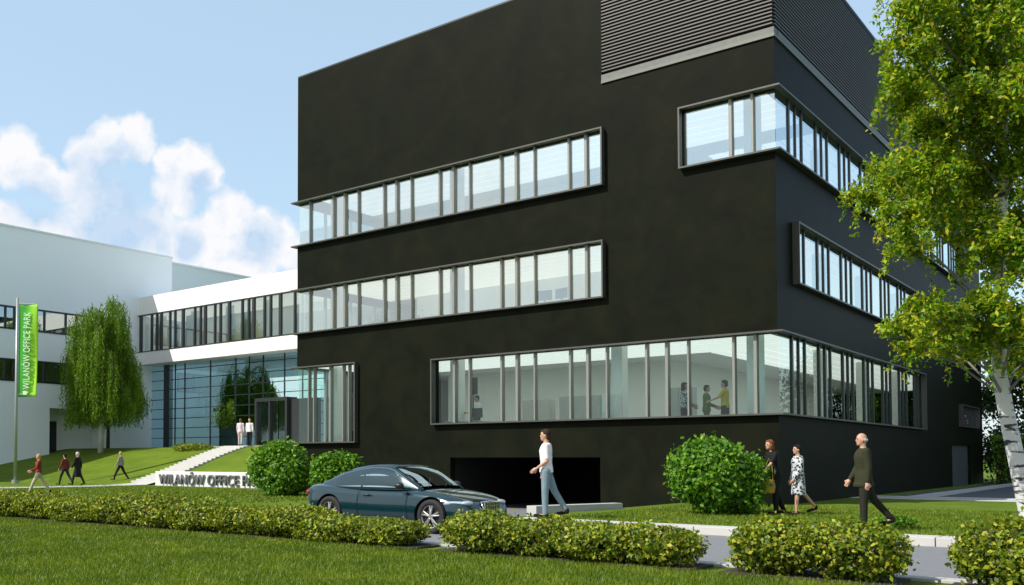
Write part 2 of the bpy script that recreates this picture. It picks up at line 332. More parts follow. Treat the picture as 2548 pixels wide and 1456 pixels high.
# driveway that dips to the garage
m = MB()
n = 12
for i in range(n):
    y0 = -10.15+i*(10.2)/n; y1 = -10.15+(i+1)*10.2/n; z0 = -.34*sstep(-9, 0, y0); z1 = -.34*sstep(-9, 0, y1)
    xl = lambda y: -8.6-2.9*min(max((y+10)/10, 0), 1)
    m.quad((xl(y0), y0, z0), (-2.4, y0, z0), (-2.4, y1, z1), (xl(y1), y1, z1))
m.quad((-11.7, .05, -.34), (-2.4, .05, -.34), (-2.4, 8, -.34), (-11.7, 8, -.34))
structure(m.build('driveway', 'asphalt'))
# low retaining walls either side of the driveway
def lowwall(pts, w, zb, label):
    m = MB()
    for i in range(len(pts)-1):
        (x0, y0, z0), (x1, y1, z1) = pts[i], pts[i+1]; d = Vector((x1-x0, y1-y0, 0)).normalized(); s = Vector((-d.y, d.x, 0))*w/2
        r0 = [Vector((x0, y0, zb))-s, Vector((x0, y0, zb))+s, Vector((x0, y0, z0))+s, Vector((x0, y0, z0))-s]
        r1 = [Vector((x1, y1, zb))-s, Vector((x1, y1, zb))+s, Vector((x1, y1, z1))+s, Vector((x1, y1, z1))-s]
        m.rings([r0, r1])
    return tag(m.build('retaining_wall', 'concrete', bevel=.01), label, 'wall')
lowwall([(-3.15, -8.0, .30), (-2.62, -4.6, .27)], .30, -.5, 'low pale concrete wall edging the right side of the garage driveway')
lowwall([(-8.75, -9.9, .14), (-11.6, -.25, .14)], .25, -.5, 'low concrete kerb wall behind the car on the far side of the driveway')
# side yard
m = MB(); m.box(.02, 40, 8.45, 60, -.3, .02); structure(m.build('side_yard', 'darkpave'))  # paving coloured dark for the shade the building throws here
m = MB(); m.box(.02, 40, 8.1, 8.45, -.3, .17); m.box(1.35, 1.5, 8.45, 34, -.3, .16); m.box(.02, 40, -.02+6.9, 8.1, -.3, .135)
structure(m.build('yard_kerb', 'concrete', bevel=.01))
# paths on the left
def strip(name, pts, w, mt, dz=.02):
    m = MB(); L = []
    for i, (x, y) in enumerate(pts):
        a = Vector(pts[max(i-1, 0)]); b = Vector(pts[min(i+1, len(pts)-1)]); d = (b-a).normalized(); s = Vector((-d.y, d.x))*w/2; p = Vector((x, y))
        L.append((p-s, p+s))
    for i in range(len(L)-1):
        q = [L[i][0], L[i][1], L[i+1][1], L[i+1][0]]
        m.quad(*[(p.x, p.y, float(gz(p.x, p.y))+dz) for p in q])
    return structure(m.build(name, mt))
strip('path', [(-35.7, 4.6), (-34.9, 3), (-34.3, .5), (-34.2, -1.5), (-34.8, -5), (-36, -9)], 2.0, 'paving', .03)
# entrance steps: broad slabs climbing the bank
def build_steps():
    root = thing('entrance_steps', 'broad pale stone steps climbing the grass bank towards the glazed entrance', 'steps', (-36, 5, .3))
    n = 24
    for i in range(n):
        t = i/(n-1); x = -35.7-2.4*t; y = 4.6+9.4*t; z = float(gz(x, y+.2))+.04
        m = MB(); m.box(x-1.15+36, x+1.15+36, y-.21-5, y+.19-5, z-.5-.3, z-.3); m.build('step', 'paving', root, bevel=.01)
build_steps()
m = MB(); m.box(-44, -19.3, 13.6, 19.35, 1.5, 2.27); structure(m.build('forecourt', 'paving'))

# ------------------------------------------------------------ generic walls with openings
def wall_cells(u0, u1, v0, v1, holes):
    us = sorted({u0, u1, *[min(max(h[0], u0), u1) for h in holes], *[min(max(h[1], u0), u1) for h in holes]})
    vs = sorted({v0, v1, *[h[2] for h in holes], *[h[3] for h in holes]})
    for i in range(len(us)-1):
        run = None
        for j in range(len(vs)-1):
            cu, cv = (us[i]+us[i+1])/2, (vs[j]+vs[j+1])/2
            hole = any(h[0] < cu < h[1] and h[2] < cv < h[3] for h in holes)
            if hole:
                if run: yield (us[i], us[i+1], run[0], run[1]); run = None
            else: run = (run[0], vs[j+1]) if run else (vs[j], vs[j+1])
        if run: yield (us[i], us[i+1], run[0], run[1])

# ------------------------------------------------------------ black office building
LX, LY, ROOF = -19.16, 33.1, 17.2
bb = thing('office_building', 'dark brown-black office block with flush ribbon windows and louvred top corner', 'building', (0, 0, 0))
F3 = (10.17, 11.93); F2 = (6.57, 8.31); F1 = (2.70, 4.98)
HA = [(LX-1, -5.33, *F3), (-2.72, 1, *F3), (LX-1, -5.33, *F2), (-12.12, 1, *F1), (LX-1, -15.86, 2.1, 5.12), (-11.4, -5.52, -.6, 1.47), (-5.36, 1, 13.42, 17.05)]
m = MB()
for u0, u1, v0, v1 in wall_cells(LX, 0, -.6, ROOF, HA): m.box(u0, u1, 0, .3, v0, v1)
HB = [(-1, 27.6, *F3), (1.45, 24.0, *F2), (-1, 18.2, *F1), (26.5, 31.0, 3.0, 4.1), (24.6, 29.3, -.1, 2.1), (-1, LY-.5, 13.42, 17.05)]
for u0, u1, v0, v1 in wall_cells(.3, LY, -.6, ROOF, HB): m.box(-.3, 0, u0, u1, v0, v1)
HC = [(-1, 6.2, *F3), (-1, 6.2, *F2), (-1, 3.2, 2.1, 5.12)]
for u0, u1, v0, v1 in wall_cells(.3, LY, -.6, ROOF, HC): m.box(LX, LX+.3, u0, u1, v0, v1)
for u0, u1, v0, v1 in wall_cells(LX+.3, -.3, -.6, ROOF, [(-17, -2, *F2)]): m.box(u0, u1, LY-.3, LY, v0, v1)
# little posts that close the corner above and below the corner windows are part of cells; corner piece
for z0, z1 in ((-.6, F1[0]), (F1[1], F3[0]), (F3[1], 13.42), (17.05, ROOF)): pass
m.build('wall', 'black', bb)
m = MB(); m.box(LX+.3, -.3, .3, LY-.3, 16.85, 17.1); m.box(LX+.001, -.001, .001, LY-.001, ROOF, ROOF+.06); m.build('roof', 'mulldark', bb)
# interior
for z in (2.02, 6.02, 9.55): m = MB(); m.box(LX+.32, -.32, .32, LY-.32, z-.1, z); m.build('floor_slab', 'ifloor', bb)
m = MB()
for z in (5.2, 8.55, 12.2): m.box(LX+.32, -.32, .32, LY-.32, z, z+.12)
m.build('ceiling', 'iceil', bb)
m = MB()
for z0, z1 in ((2.02, 5.2), (6.02, 8.55), (9.55, 12.2)):
    y0 = 5.2 if z0 > 3 else 7.5
    m.box(-17.0, -6.2, y0, y0+.2, z0, z1); m.box(-6.4, -6.2, y0+.2, 27, z0, z1); m.box(-17.0, -16.8, y0+.2, 27, z0, z1)
m.box(LX+.3, LX+.5, 6.2, 20, 2.02, 5.2)
m.build('inner_wall', 'iwall', bb)
for z0, z1 in ((2.02, 5.2), (6.02, 8.55), (9.55, 12.2)):
    for x in (-17.8, -11.75, -5.3, -.95): m = MB(); m.box(x-.19, x+.19, .75, 1.15, z0, z1); m.build('column', 'iwall', bb)
    for y in (7.2, 12.6, 17.8, 23): m = MB(); m.box(-1.15, -.8, y, y+.4, z0, z1); m.build('column', 'iwall', bb)
for z, lm in ((5.2, 'fillglow1'), (8.55, 'fillglow2'), (12.2, 'fillglow')):  # glowing panels added under the ceilings to lift the dim interior
    for k in range(8):
        if k < 6 or lm != 'fillglow': m = MB(); m.box(-18.7, -.45, .55+k*.62, 1.10+k*.62, z-.03, z-.004); m.build('added_glow_panel', lm, bb)
    for k in range(6): m = MB(); m.box(-1.0-k*.62, -.45-k*.62, 5.6, 31, z-.03, z-.004); m.build('added_glow_panel', lm, bb)
# garage recess
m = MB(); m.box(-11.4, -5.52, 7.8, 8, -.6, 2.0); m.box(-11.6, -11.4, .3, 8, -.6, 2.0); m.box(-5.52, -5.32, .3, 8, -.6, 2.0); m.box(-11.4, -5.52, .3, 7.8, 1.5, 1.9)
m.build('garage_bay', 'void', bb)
P = .2   # frame projection
def ribbonA(x0, x1, z0, z1, mull, gm, corner_r=False, corner_l=False, west=0):
    """frame, glass and mullions of a window ribbon on the front"""
    t = .05
    m = MB()
    xa = x0 if not corner_l else LX-P; xb = x1 if not corner_r else P
    m.box(xa, xb, -P, .06, z1, z1+t); m.box(xa, xb, -P, .06, z0-t, z0)
    if not corner_l: m.box(xa-t, xa, -P, .06, z0-t, z1+t)
    if not corner_r: m.box(xb, xb+t, -P, .06, z0-t, z1+t)
    if corner_l:
        m.box(LX-P, LX+.05, .06, west, z1, z1+t); m.box(LX-P, LX+.05, .06, west, z0-t, z0); m.box(LX-P, LX+.05, west, west+t, z0-t, z1+t)
    fr = m.build('ribbon_window', 'frame', bb)
    m = MB(); g0 = x0 if not corner_l else LX+.02; g1 = x1 if not corner_r else -.02
    m.quad((g0, .09, z0), (g1, .09, z0), (g1, .09, z1), (g0, .09, z1))
    if corner_l: m.quad((LX+.03, .10, z0), (LX+.03, west, z0), (LX+.03, west, z1), (LX+.03, .10, z1))
    m.build('glass', gm, fr)
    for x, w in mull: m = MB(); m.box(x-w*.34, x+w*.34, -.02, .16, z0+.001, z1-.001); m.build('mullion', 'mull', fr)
    if corner_l:
        for y in (1.6, 3.2, 4.8):
            if y < west: m = MB(); m.box(LX-.02, LX+.10, y, y+.06, z0+.001, z1-.001); m.build('mullion', 'mull', fr)
def pat(xs):  # wide bay, then two narrow bays; the middle one is a doubled post
    return xs
mA = []
k = 0
x = -18.46
while x < -5.5:
    for dx, w in ((0, .06), (1.31, .09), (1.93, .13)):
        xx = x+dx
        if xx < -5.5: mA.append((xx, w))
    x += 2.645
ribbonA(LX, -5.33, *F3, mA, 'g3', corner_l=True, west=6.2)
ribbonA(LX, -5.33, *F2, mA, 'g2', corner_l=True, west=6.2)
ribbonA(LX, -15.86, 2.1, 5.12, [(-18.5, .06), (-18.2, .06), (-17.3, .13), (-16.6, .06), (-16.3, .06)], 'g1', corner_l=True, west=3.2)
m1 = []
for x in (-11.22, -8.60, -5.94, -3.28, -.63): m1.append((x, .13))
for x in (-10.56, -7.91, -5.27, -2.61): m1.append((x, .07))
for x in (-9.22, -6.57, -3.93, -1.25): m1.append((x, .10))
def cornerB(y0, y1, z0, z1, mull, gm, corner):
    t = .05; m = MB(); ya = .06 if corner else y0
    m.box(-.06, P, ya, y1, z1, z1+t); m.box(-.06, P, ya, y1, z0-t, z0)
    if not corner: m.box(-.06, P, ya-t, ya, z0-t, z1+t)
    m.box(-.06, P, y1, y1+t, z0-t, z1+t)
    fr = m.build('ribbon_window', 'frame', bb)
    m = MB(); m.quad((-.01, .10 if corner else y0, z0), (-.01, y1, z0), (-.01, y1, z1), (-.01, .10 if corner else y0, z1)); m.build('glass', gm, fr)
    for y, w in mull: m = MB(); m.box(-.06, .025, y-w*.42, y+w*.42, z0+.001, z1-.001); m.build('mullion', 'mulldark', fr)  # same mullions in a darker metal, for the shade on this side
ribbonA(-12.09, 0, *F1, m1, 'g1', corner_r=True)
ribbonA(-2.72, 0, *F3, [(-1.26, .13), (-.63, .10)], 'g3', corner_r=True)
def patB(y, end):
    L = []
    while y < end:
        for dy, w in ((0, .14), (.6, .07), (1.2, .10)):
            if y+dy < end-.1: L.append((y+dy, w))
        y += 2.62
    return L
cornerB(0, 27.6, *F3, patB(1.2, 27.6), 'g3', True)
cornerB(1.45, 24.0, *F2, [(1.87, .07), (2.47, .10)]+patB(3.82, 24), 'g2', False)
cornerB(0, 18.2, *F1, patB(1.22, 18.2), 'g1', True)
cornerB(26.5, 31.0, 3.05, 4.05, [(26.9+.55*k, .08) for k in range(8)], 'g3', False)
# louvres at the top corner
m = MB(); m.box(-5.36, 0.02, -.03, .28, 13.52, 13.70); m.box(-.30, .03, .28, LY-.5, 13.52, 13.70)
m.build('louvre_channel', 'mull2', bb)
m = MB(); m.box(-5.36, 0.03, -.04, .28, 13.42, 13.52); m.box(-.30, .04, .28, LY-.5, 13.42, 13.52)
m.box(-5.36, 0.04, -.05, -.03, 13.42, 13.48); m.box(.03, .05, -.03, LY-.5, 13.42, 13.48)
m.build('louvre_sill', 'band', bb)
m = MB(); z = 13.80
while z < 17.0:
    m.box(-5.35, -.03, -.02, .07, z, z+.040); m.box(-.07, .02, .08, LY-.5, z, z+.040); z += .108
lv = m.build('louvre_panel', 'slat', bb)
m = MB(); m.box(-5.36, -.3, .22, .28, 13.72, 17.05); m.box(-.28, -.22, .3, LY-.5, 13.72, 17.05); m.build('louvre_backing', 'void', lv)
m = MB()
for k in range(12): m.box(-.09, -.071, .5+k*2.65, .6+k*2.65, 13.74, 17.04)
m.build('louvre_post', 'void', lv)
# grey side door and a service door
m = MB(); m.box(-.22, -.12, 24.6, 29.3, -.1, 2.1); d = m.build('door', 'doorgrey', bb)
m = MB(); m.box(-.12, -.06, 28.9, 29.0, .9, 1.2); m.build('handle', 'frame', d)

# ------------------------------------------------------------ bridge wing
br = thing('bridge_wing', 'bright white two-storey wing with a dark ribbon window linking the blocks', 'building', (-38, 18.1, 0))
BX0, BX1, BY0, BY1 = -55.6, -19.2, 18.1, 27
def local(m, o=(-38, 18.1, 0)): m.v = [(v[0]-o[0], v[1]-o[1], v[2]-o[2]) for v in m.v]; return m
m = MB(); m.box(BX0, BX1, BY0, BY1, 12.93, 14.35); m.box(BX0, BX1, BY0, BY1, 8.94, 9.92)
m.box(BX0, BX1, BY1-.3, BY1, 9.92, 12.93)
local(m).build('wall', 'white', br)
m = MB()
m.box(BX0, BX1, BY0-.03, BY0+.1, 12.85, 12.93); m.box(BX0, BX1, BY0-.03, BY0+.1, 9.92, 9.99)
rw = local(m).build('ribbon_window', 'mulldark', br)
x = BX0+.2; i = 0; pt = (1.25, .55, .35, .95, .5, .8)
while x < -36:
    w = .13 if i % 3 else .22
    m = MB(); m.box(x, x+w, BY0-.02, BY0+.16, 9.99, 12.85); local(m).build('mullion', 'mulldark', rw); x += pt[i % 6]+w; i += 1
m = MB(); m.quad((BX0, BY0+.08, 9.99), (BX1, BY0+.08, 9.99), (BX1, BY0+.08, 12.85), (BX0, BY0+.08, 12.85)); local(m).build('glass', 'gb', rw)
m = MB(); m.box(BX0, BX1, 22.5, 22.7, 9.93, 12.92)
for k in range(9): m.box(BX0+1.2+k*4.1, BX0+1.7+k*4.1, 19.2, 19.6, 9.93, 12.92)
local(m).build('inner_wall', 'iwall', br)
m = MB(); x = BX0+.6
while x < BX1:
    if random.random() < .55: m.box(x, x+random.choice((.5, .9)), BY0+.25, BY0+.28, 9.99+random.choice((0, 0, .1)), 11.3+random.random()*1.3)
    x += 1.3
local(m).build('blind', 'iwall', br)
for k in range(4): m = MB(); m.box(BX0+.3, BX1-.3, 18.7+k*.95, 19.35+k*.95, 12.86, 12.92); local(m).build('added_glow_panel', 'fillglow2', br)  # added glow panels that brighten the bridge rooms
# curtain wall of lobby
GY = 19.5
m = MB()
for z in [2.3+.77*k for k in range(10)]: m.box(-57.1, -36, GY-.05, GY+.05, z, z+.05)
for x in (-57.1, -52.6, -51.4, -48.3, -45.4, -43.9, -42.4, -40.2, -38.4, -36): m.box(x, x+.06, GY-.05, GY+.05, 2.3, 9.2)
m.box(-54.0, -53.4, GY-.06, GY+.4, 2.3, 9.2)
cw = local(m).build('curtain_wall', 'mulldark', br); cw['label'] = 'teal glass curtain wall of the double-height lobby'
m = MB(); m.quad((-57.1, GY, 2.3), (-19.3, GY, 2.3), (-19.3, GY, 9.2), (-57.1, GY, 9.2)); local(m).build('glass', 'gc', cw)
m = MB(); m.box(-42.3, -42.1, 18.6, 19.6, 2.3, 5.5); m.box(-39.2, -39.0, 18.6, 19.6, 2.3, 5.5); m.box(-42.3, -39.0, 18.6, 19.6, 5.5, 5.75)
m.box(-40.9, -40.75, 18.62, 19.3, 2.3, 5.5); m.box(-40.1, -40.0, 18.8, 19.3, 2.3, 5.5); m.box(-42.1, -40.9, 19.0, 19.1, 2.3, 2.7)
m.box(-39.0, -36.5, 18.9, 19.4, 2.3, 5.6)
pt_ = local(m).build('entrance_portal', 'mulldark', br); pt_['label'] = 'dark framed entrance portal with glazed doors'
m = MB(); m.quad((-42.1, 18.8, 2.7), (-40.9, 18.8, 2.7), (-40.9, 18.8, 5.5), (-42.1, 18.8, 5.5)); m.quad((-40.7, 18.8, 2.35), (-39.2, 18.8, 2.35), (-39.2, 18.8, 5.5), (-40.7, 18.8, 5.5)); local(m).build('door', 'gb', pt_)
m = MB(); m.box(-57, -19.3, GY+.1, 34, 2.1, 2.28); m.box(-57, -19.3, 33.8, 34, 2.28, 9.0); local(m).build('lobby_shell', 'palewall', br)
m = MB(); m.box(-49.6, -48.2, 21.5, 22.2, 2.3, 5.4); m.box(-57, -46, 27, 27.1, 5.6, 5.9); local(m).build('lobby_core', 'mulldark', br)

# ------------------------------------------------------------ white block on the left
wb = thing('office_building', 'pale blue-white block with two rows of dark-framed windows at the left edge', 'building', (-55.6, 6, 0))
X0 = -55.6
def lw(m): m.v = [(v[0]-X0, v[1]-6, v[2]) for v in m.v]; return m
wr = []
rows = ((10.72, 12.40), (7.0, 8.62))
bays = [(-22, -8.2), (-7.6, 7.6), (8.9, 17.0)]
for z0, z1 in rows:
    for y0, y1 in bays: wr.append((y0, y1, z0, z1))
wr.append((10.4, 15.2, 1.5, 5.2))
m = MB()
for u0, u1, v0, v1 in wall_cells(-30, 21.4, -.5, 18.05, wr): m.box(X0-.35, X0, u0, u1, v0, v1)
m.box(X0-7, X0-.35, 21.1, 21.4, -.5, 18.05)
m.box(X0-7, X0-.35, -30, -29.7, -.5, 18.05)
m.box(X0-7.3, X0-7, -30, 21.4, -.5, 18.05)
lw(m).build('wall', 'palewall', wb)
m = MB(); m.box(X0-7.4, X0+.06, -30.06, 21.46, 18.05, 18.2); lw(m).build('roof_edge', 'setwall', wb)
m = MB(); m.box(X0-2.0, X0-1.8, 10.2, 15.4, .5, 5.3); m.box(X0-1.8, X0-.35, 10.3, 10.4, .5, 5.3); m.box(X0-1.8, X0-.35, 15.2, 15.3, .5, 5.3); lw(m).build('entrance_recess', 'palewall', wb)
m = MB(); m.box(X0-1.78, X0-1.7, 10.9, 12.0, 1.5, 4.3); lw(m).build('door', 'mulldark', wb)
for z0, z1 in rows:
    for y0, y1 in bays:
        m = MB(); t = .12
        m.box(X0-.1, X0+.04, y0, y1, z1-t, z1); m.box(X0-.1, X0+.04, y0, y1, z0, z0+t); m.box(X0-.1, X0+.04, y0, y0+t, z0+t, z1-t); m.box(X0-.1, X0+.04, y1-t, y1, z0+t, z1-t)
        fr = lw(m).build('ribbon_window', 'mulldark', wb)
        y = y0+.95
        i = 0
        while y < y1-.4: m = MB(); m.box(X0-.1, X0+.04, y, y+.12, z0+t, z1-t); lw(m).build('mullion', 'mulldark', fr); y += (1.75, .9, .95)[i % 3]; i += 1
        m = MB(); m.quad((X0-.05, y0, z0), (X0-.05, y1, z0), (X0-.05, y1, z1), (X0-.05, y0, z1)); lw(m).build('glass', 'gb', fr)
m = MB()
for z in (6.2, 9.9): m.box(X0-6.9, X0-.4, -29, 21, z, z+.2)
for z in (9.3, 13.2): m.box(X0-6.9, X0-.4, -29, 21, z, z+.1)
m.box(X0-4.4, X0-4.2, -29, 21, .5, 13.2)
lw(m).build('inner_wall', 'iwall', wb)
sb = MB(); sb.box(-75, -62, 25.8, 70, -.5, 19.28); o = sb.build('rear_block', 'setwall')
tag(o, 'plain pale grey-white rear block rising behind the white wing', 'building')
m = MB(); m.box(-75.1, -61.9, 25.7, 70.1, 19.28, 19.42); m.build('roof_edge', 'palewall', o)

# ------------------------------------------------------------ sign and banner
def textmesh(name, body, size, extrude, m, parent, mw):
    cu = bpy.data.curves.new(name, 'FONT'); cu.body = body; cu.size = size; cu.extrude = extrude; cu.align_x = 'LEFT'; cu.space_character = 1.08
    t = bpy.data.objects.new(name, cu); C.objects.link(t); dg = bpy.context.evaluated_depsgraph_get()
    me = bpy.data.meshes.new_from_object(t.evaluated_get(dg)); bpy.data.objects.remove(t)
    me.name = name; xs = [v.co.x for v in me.vertices]; me.transform(Matrix.Translation((-min(xs), 0, 0)))
    wd = max(xs)-min(xs); me.transform(mw(wd)); me.materials.clear(); me.materials.append(M[m])
    o = bpy.data.objects.new(name, me); C.objects.link(o); o.parent = parent; return o
sg = thing('sign', 'long low pale stone sign reading WILANÓW OFFICE PARK in dark letters', 'sign', (-33.2, 3.35, 0))
m = MB(); m.box(0, 10.3, 0, .35, -.2, .78); m.build('sign_wall', 'stone', sg, bevel=.02)
m = MB(); m.box(-.05, 10.35, -.08, .43, -.25, .03); m.build('base', 'darkpave', sg)
textmesh('lettering', 'WILANÓW OFFICE PARK', .74, .05, 'letters', sg, lambda w: Matrix.Translation((.45, -.07, .12)) @ Matrix.Scale(8.3/w, 4, (1, 0, 0)) @ Matrix.Rotation(R(90), 4, 'X'))
bn = thing('flagpole', 'tall grey pole on the lawn carrying a vertical green banner', 'pole', (-43.5, 1.1, .1))
m = MB(); m.tube([(0, 0, -.2), (0, 0, 5), (0, 0, 10.75)], [.10, .09, .065], 14); m.build('pole', 'pole', bn, smooth=True)
m = MB(); m.tube([(0, 0, -.15), (0, 0, .12)], .2, 14); m.build('base', 'pole', bn)
m = MB(); m.tube([(0, 0, 10.4), (.82, .70, 10.4)], .03, 8); m.tube([(0, 0, 5.1), (.3, .26, 5.1)], .03, 8); m.build('arm', 'pole', bn)
fl = thing('banner', 'vertical green banner with white lettering hanging from the grey pole', 'banner', (-43.42, 1.17, 10.45))
fl.rotation_euler = (0, 0, R(40.4))
V = []; nx, nz = 12, 48
for j in range(nz+1):
    for i in range(nx+1):
        u = i/nx; w = j/nz; V.append((u*1.12*(1-.03*w), .05*math.sin(u*5+w*6)*u+.0, -w*5.42+.05*u*w))
F = np.array([[j*(nx+1)+i, j*(nx+1)+i+1, (j+1)*(nx+1)+i+1, (j+1)*(nx+1)+i] for j in range(nz) for i in range(nx)])
cl = npmesh('cloth', V, F, 'banner', fl, True); md = cl.modifiers.new('s', 'SOLIDIFY'); md.thickness = .012; md.offset = 0
textmesh('lettering', 'WILANÓW OFFICE PARK', .56, .012, 'bannerwhite', fl, lambda w: Matrix.Translation((.68, -.085, -4.95)) @ Matrix.Scale(4.5/w, 4, (0, 0, 1)) @ Matrix.Rotation(R(-90), 4, 'Y') @ Matrix.Rotation(R(90), 4, 'X'))
m = MB(); m.box(.30, .52, -.085, -.06, -5.28, -5.06); m.box(.34, .60, -.087, -.062, -5.18, -5.12); m.build('emblem', 'bannerwhite', fl)

# ------------------------------------------------------------ plants
def bush(name, label, cat, loc, rx, ry, h, n, size, lm, group, seed, box=False):
    global rng; rng = np.random.default_rng(seed)
    t = thing(name, label, cat, loc, 0, group)
    nc = max(60, n//45); c = rng.normal(size=(nc, 3)); c /= np.linalg.norm(c, axis=1)[:, None]
    lump = rng.normal(size=(7, 3)); lump /= np.linalg.norm(lump, axis=1)[:, None]
    k = rng.integers(0, nc, n); d = c[k]+rng.normal(size=(n, 3))*.16; d /= np.linalg.norm(d, axis=1)[:, None]
    rad = 1-.12+(.24 if box else .34)*np.max(np.clip(d @ lump.T, .6, 1)-.6, axis=1)/.4+(rng.random(nc)*(.2 if box else .30)-.14)[k]
    rr = rad*(1-.45*rng.random(n)**1.6)
    e = .92 if box else .95
    sup = np.sign(d)*np.abs(d)**e
    P = sup*rr[:, None]*np.array([rx, ry, h*.5])+np.array([0, 0, h*.5]); P[:, 2] = np.where(P[:, 2] < .03, rng.uniform(.03, .2, n)*h, P[:, 2])
    if box: keep = rng.random(n) < .30+.85*P[:, 2]/h; P = P[keep]; n = len(P)
    ns = n//9; kk = rng.integers(0, n, ns); out = P[kk]-np.array([0, 0, h*.4]); out /= np.linalg.norm(out, axis=1)[:, None]
    P2 = P[kk]+out*rng.uniform(.03, .17, ns)[:, None]*min(h, 1.0); P = np.concatenate([P, P2])
    nr = P-np.array([0, 0, h*.3]); nr /= np.linalg.norm(nr, axis=1)[:, None]
    V, F = leafquads(P, size, .62, nrm=nr); npmesh('foliage', V, F, lm, t)
    m = MB()
    for _ in range(40 if box else 9):
        a = rng.uniform(0, 2*math.pi); r = rng.uniform(.2, 1.0)
        m.tube([(math.cos(a)*.06, math.sin(a)*.06, -.05), (math.cos(a)*rx*r*.4, math.sin(a)*ry*r*.4, h*.4), (math.cos(a)*rx*r*.85, math.sin(a)*ry*r*.85, h*.8)], [.02, .014, .006], 5)
    m.build('stem', 'stem', t)
    return t
hx = [(-16.2, 'shrub of the low hedge at the far left edge'), (-14.6, 'hedge shrub just inside the left edge, below the flagpole'), (-13.1, 'hedge shrub below the woman in the brown jacket'), (-11.6, 'hedge shrub below the pair of walkers on the lawn'),
      (-10.1, 'hedge shrub below the two weeping birches'), (-8.6, 'hedge shrub left of the low stone sign'), (-7.2, 'hedge shrub in front of the start of the stone sign'), (-5.8, 'hedge shrub in front of the end of the stone sign'),
      (-4.5, 'hedge shrub in front of the larger round bush'), (-3.2, 'hedge shrub under the tail of the car'), (-2.05, 'hedge shrub in front of the car door'), (-1.2, 'hedge shrub just left of the gap at the front wheel'),
      (.84, 'hedge shrub just right of the gap at the front wheel'), (1.82, 'hedge shrub below the man in the white shirt'), (2.68, 'hedge shrub in front of the driveway wall'), (3.38, 'hedge shrub at the left side of the first grey road gap'),
      (5.08, 'hedge shrub between the road gap and the walking women'), (5.84, 'hedge shrub below the man in the dark suit'),
      (7.42, 'hedge shrub in front of the foreground birch trunk'), (8.4, 'hedge shrub at the far right edge beyond the birch')]
for i, (x, lab) in enumerate(hx):
    hh = .62 if x < -2.8 else (.50 if x < -1.5 else .46 if x < 0 else .62 if x < 2.3 else .50 if x < 4 else .68)
    rx = .98 if x < -1.5 else (.72 if x < 0 else (.67 if x < 4 else .60))
    bush('hedge_shrub', 'low leafy '+lab, 'shrub', (x, -15.75+random.uniform(-.06, .06), .0), rx, .55, hh*random.uniform(.9, 1.12), 9500, .066, 'lhedge', 'low hedge shrubs along the road', 100+i, True)
m = MB()
for a, b in ((-17.2, -.35), (.05, 4.1), (4.45, 6.4), (6.85, 9.2)): m.box(a, b, -16.15, -15.35, -.1, .03)
structure(m.build('hedge_bed', 'soil'))
bush('round_bush', 'larger round green bush beside the tail of the car', 'bush', (-15.95, -4.0, .02), .88, .9, 1.85, 11000, .13, 'lround', 'clipped round bushes', 301)
bush('round_bush', 'smaller round green bush half hidden behind the car roof', 'bush', (-13.05, -4.1, .05), .78, .75, 1.42, 10000, .15, 'lround', 'clipped round bushes', 302)
bush('round_bush', 'big round green bush beside the woman with the yellow bag', 'bush', (.33, -5.5, .10), .90, .92, 1.72, 15000, .115, 'lround', 'clipped round bushes', 303)
bush('small_shrub', 'tiny low green shrub on the grass behind the man in the dark suit', 'shrub', (4.55, -7.6, .10), .32, .28, .26, 1500, .05, 'lround', None, 304)
bush('small_shrub', 'low olive shrub at the top of the grass bank by the steps', 'shrub', (-41.3, 12.3, 1.9), 1.5, .7, .55, 4000, .10, 'lhedge', None, 305)

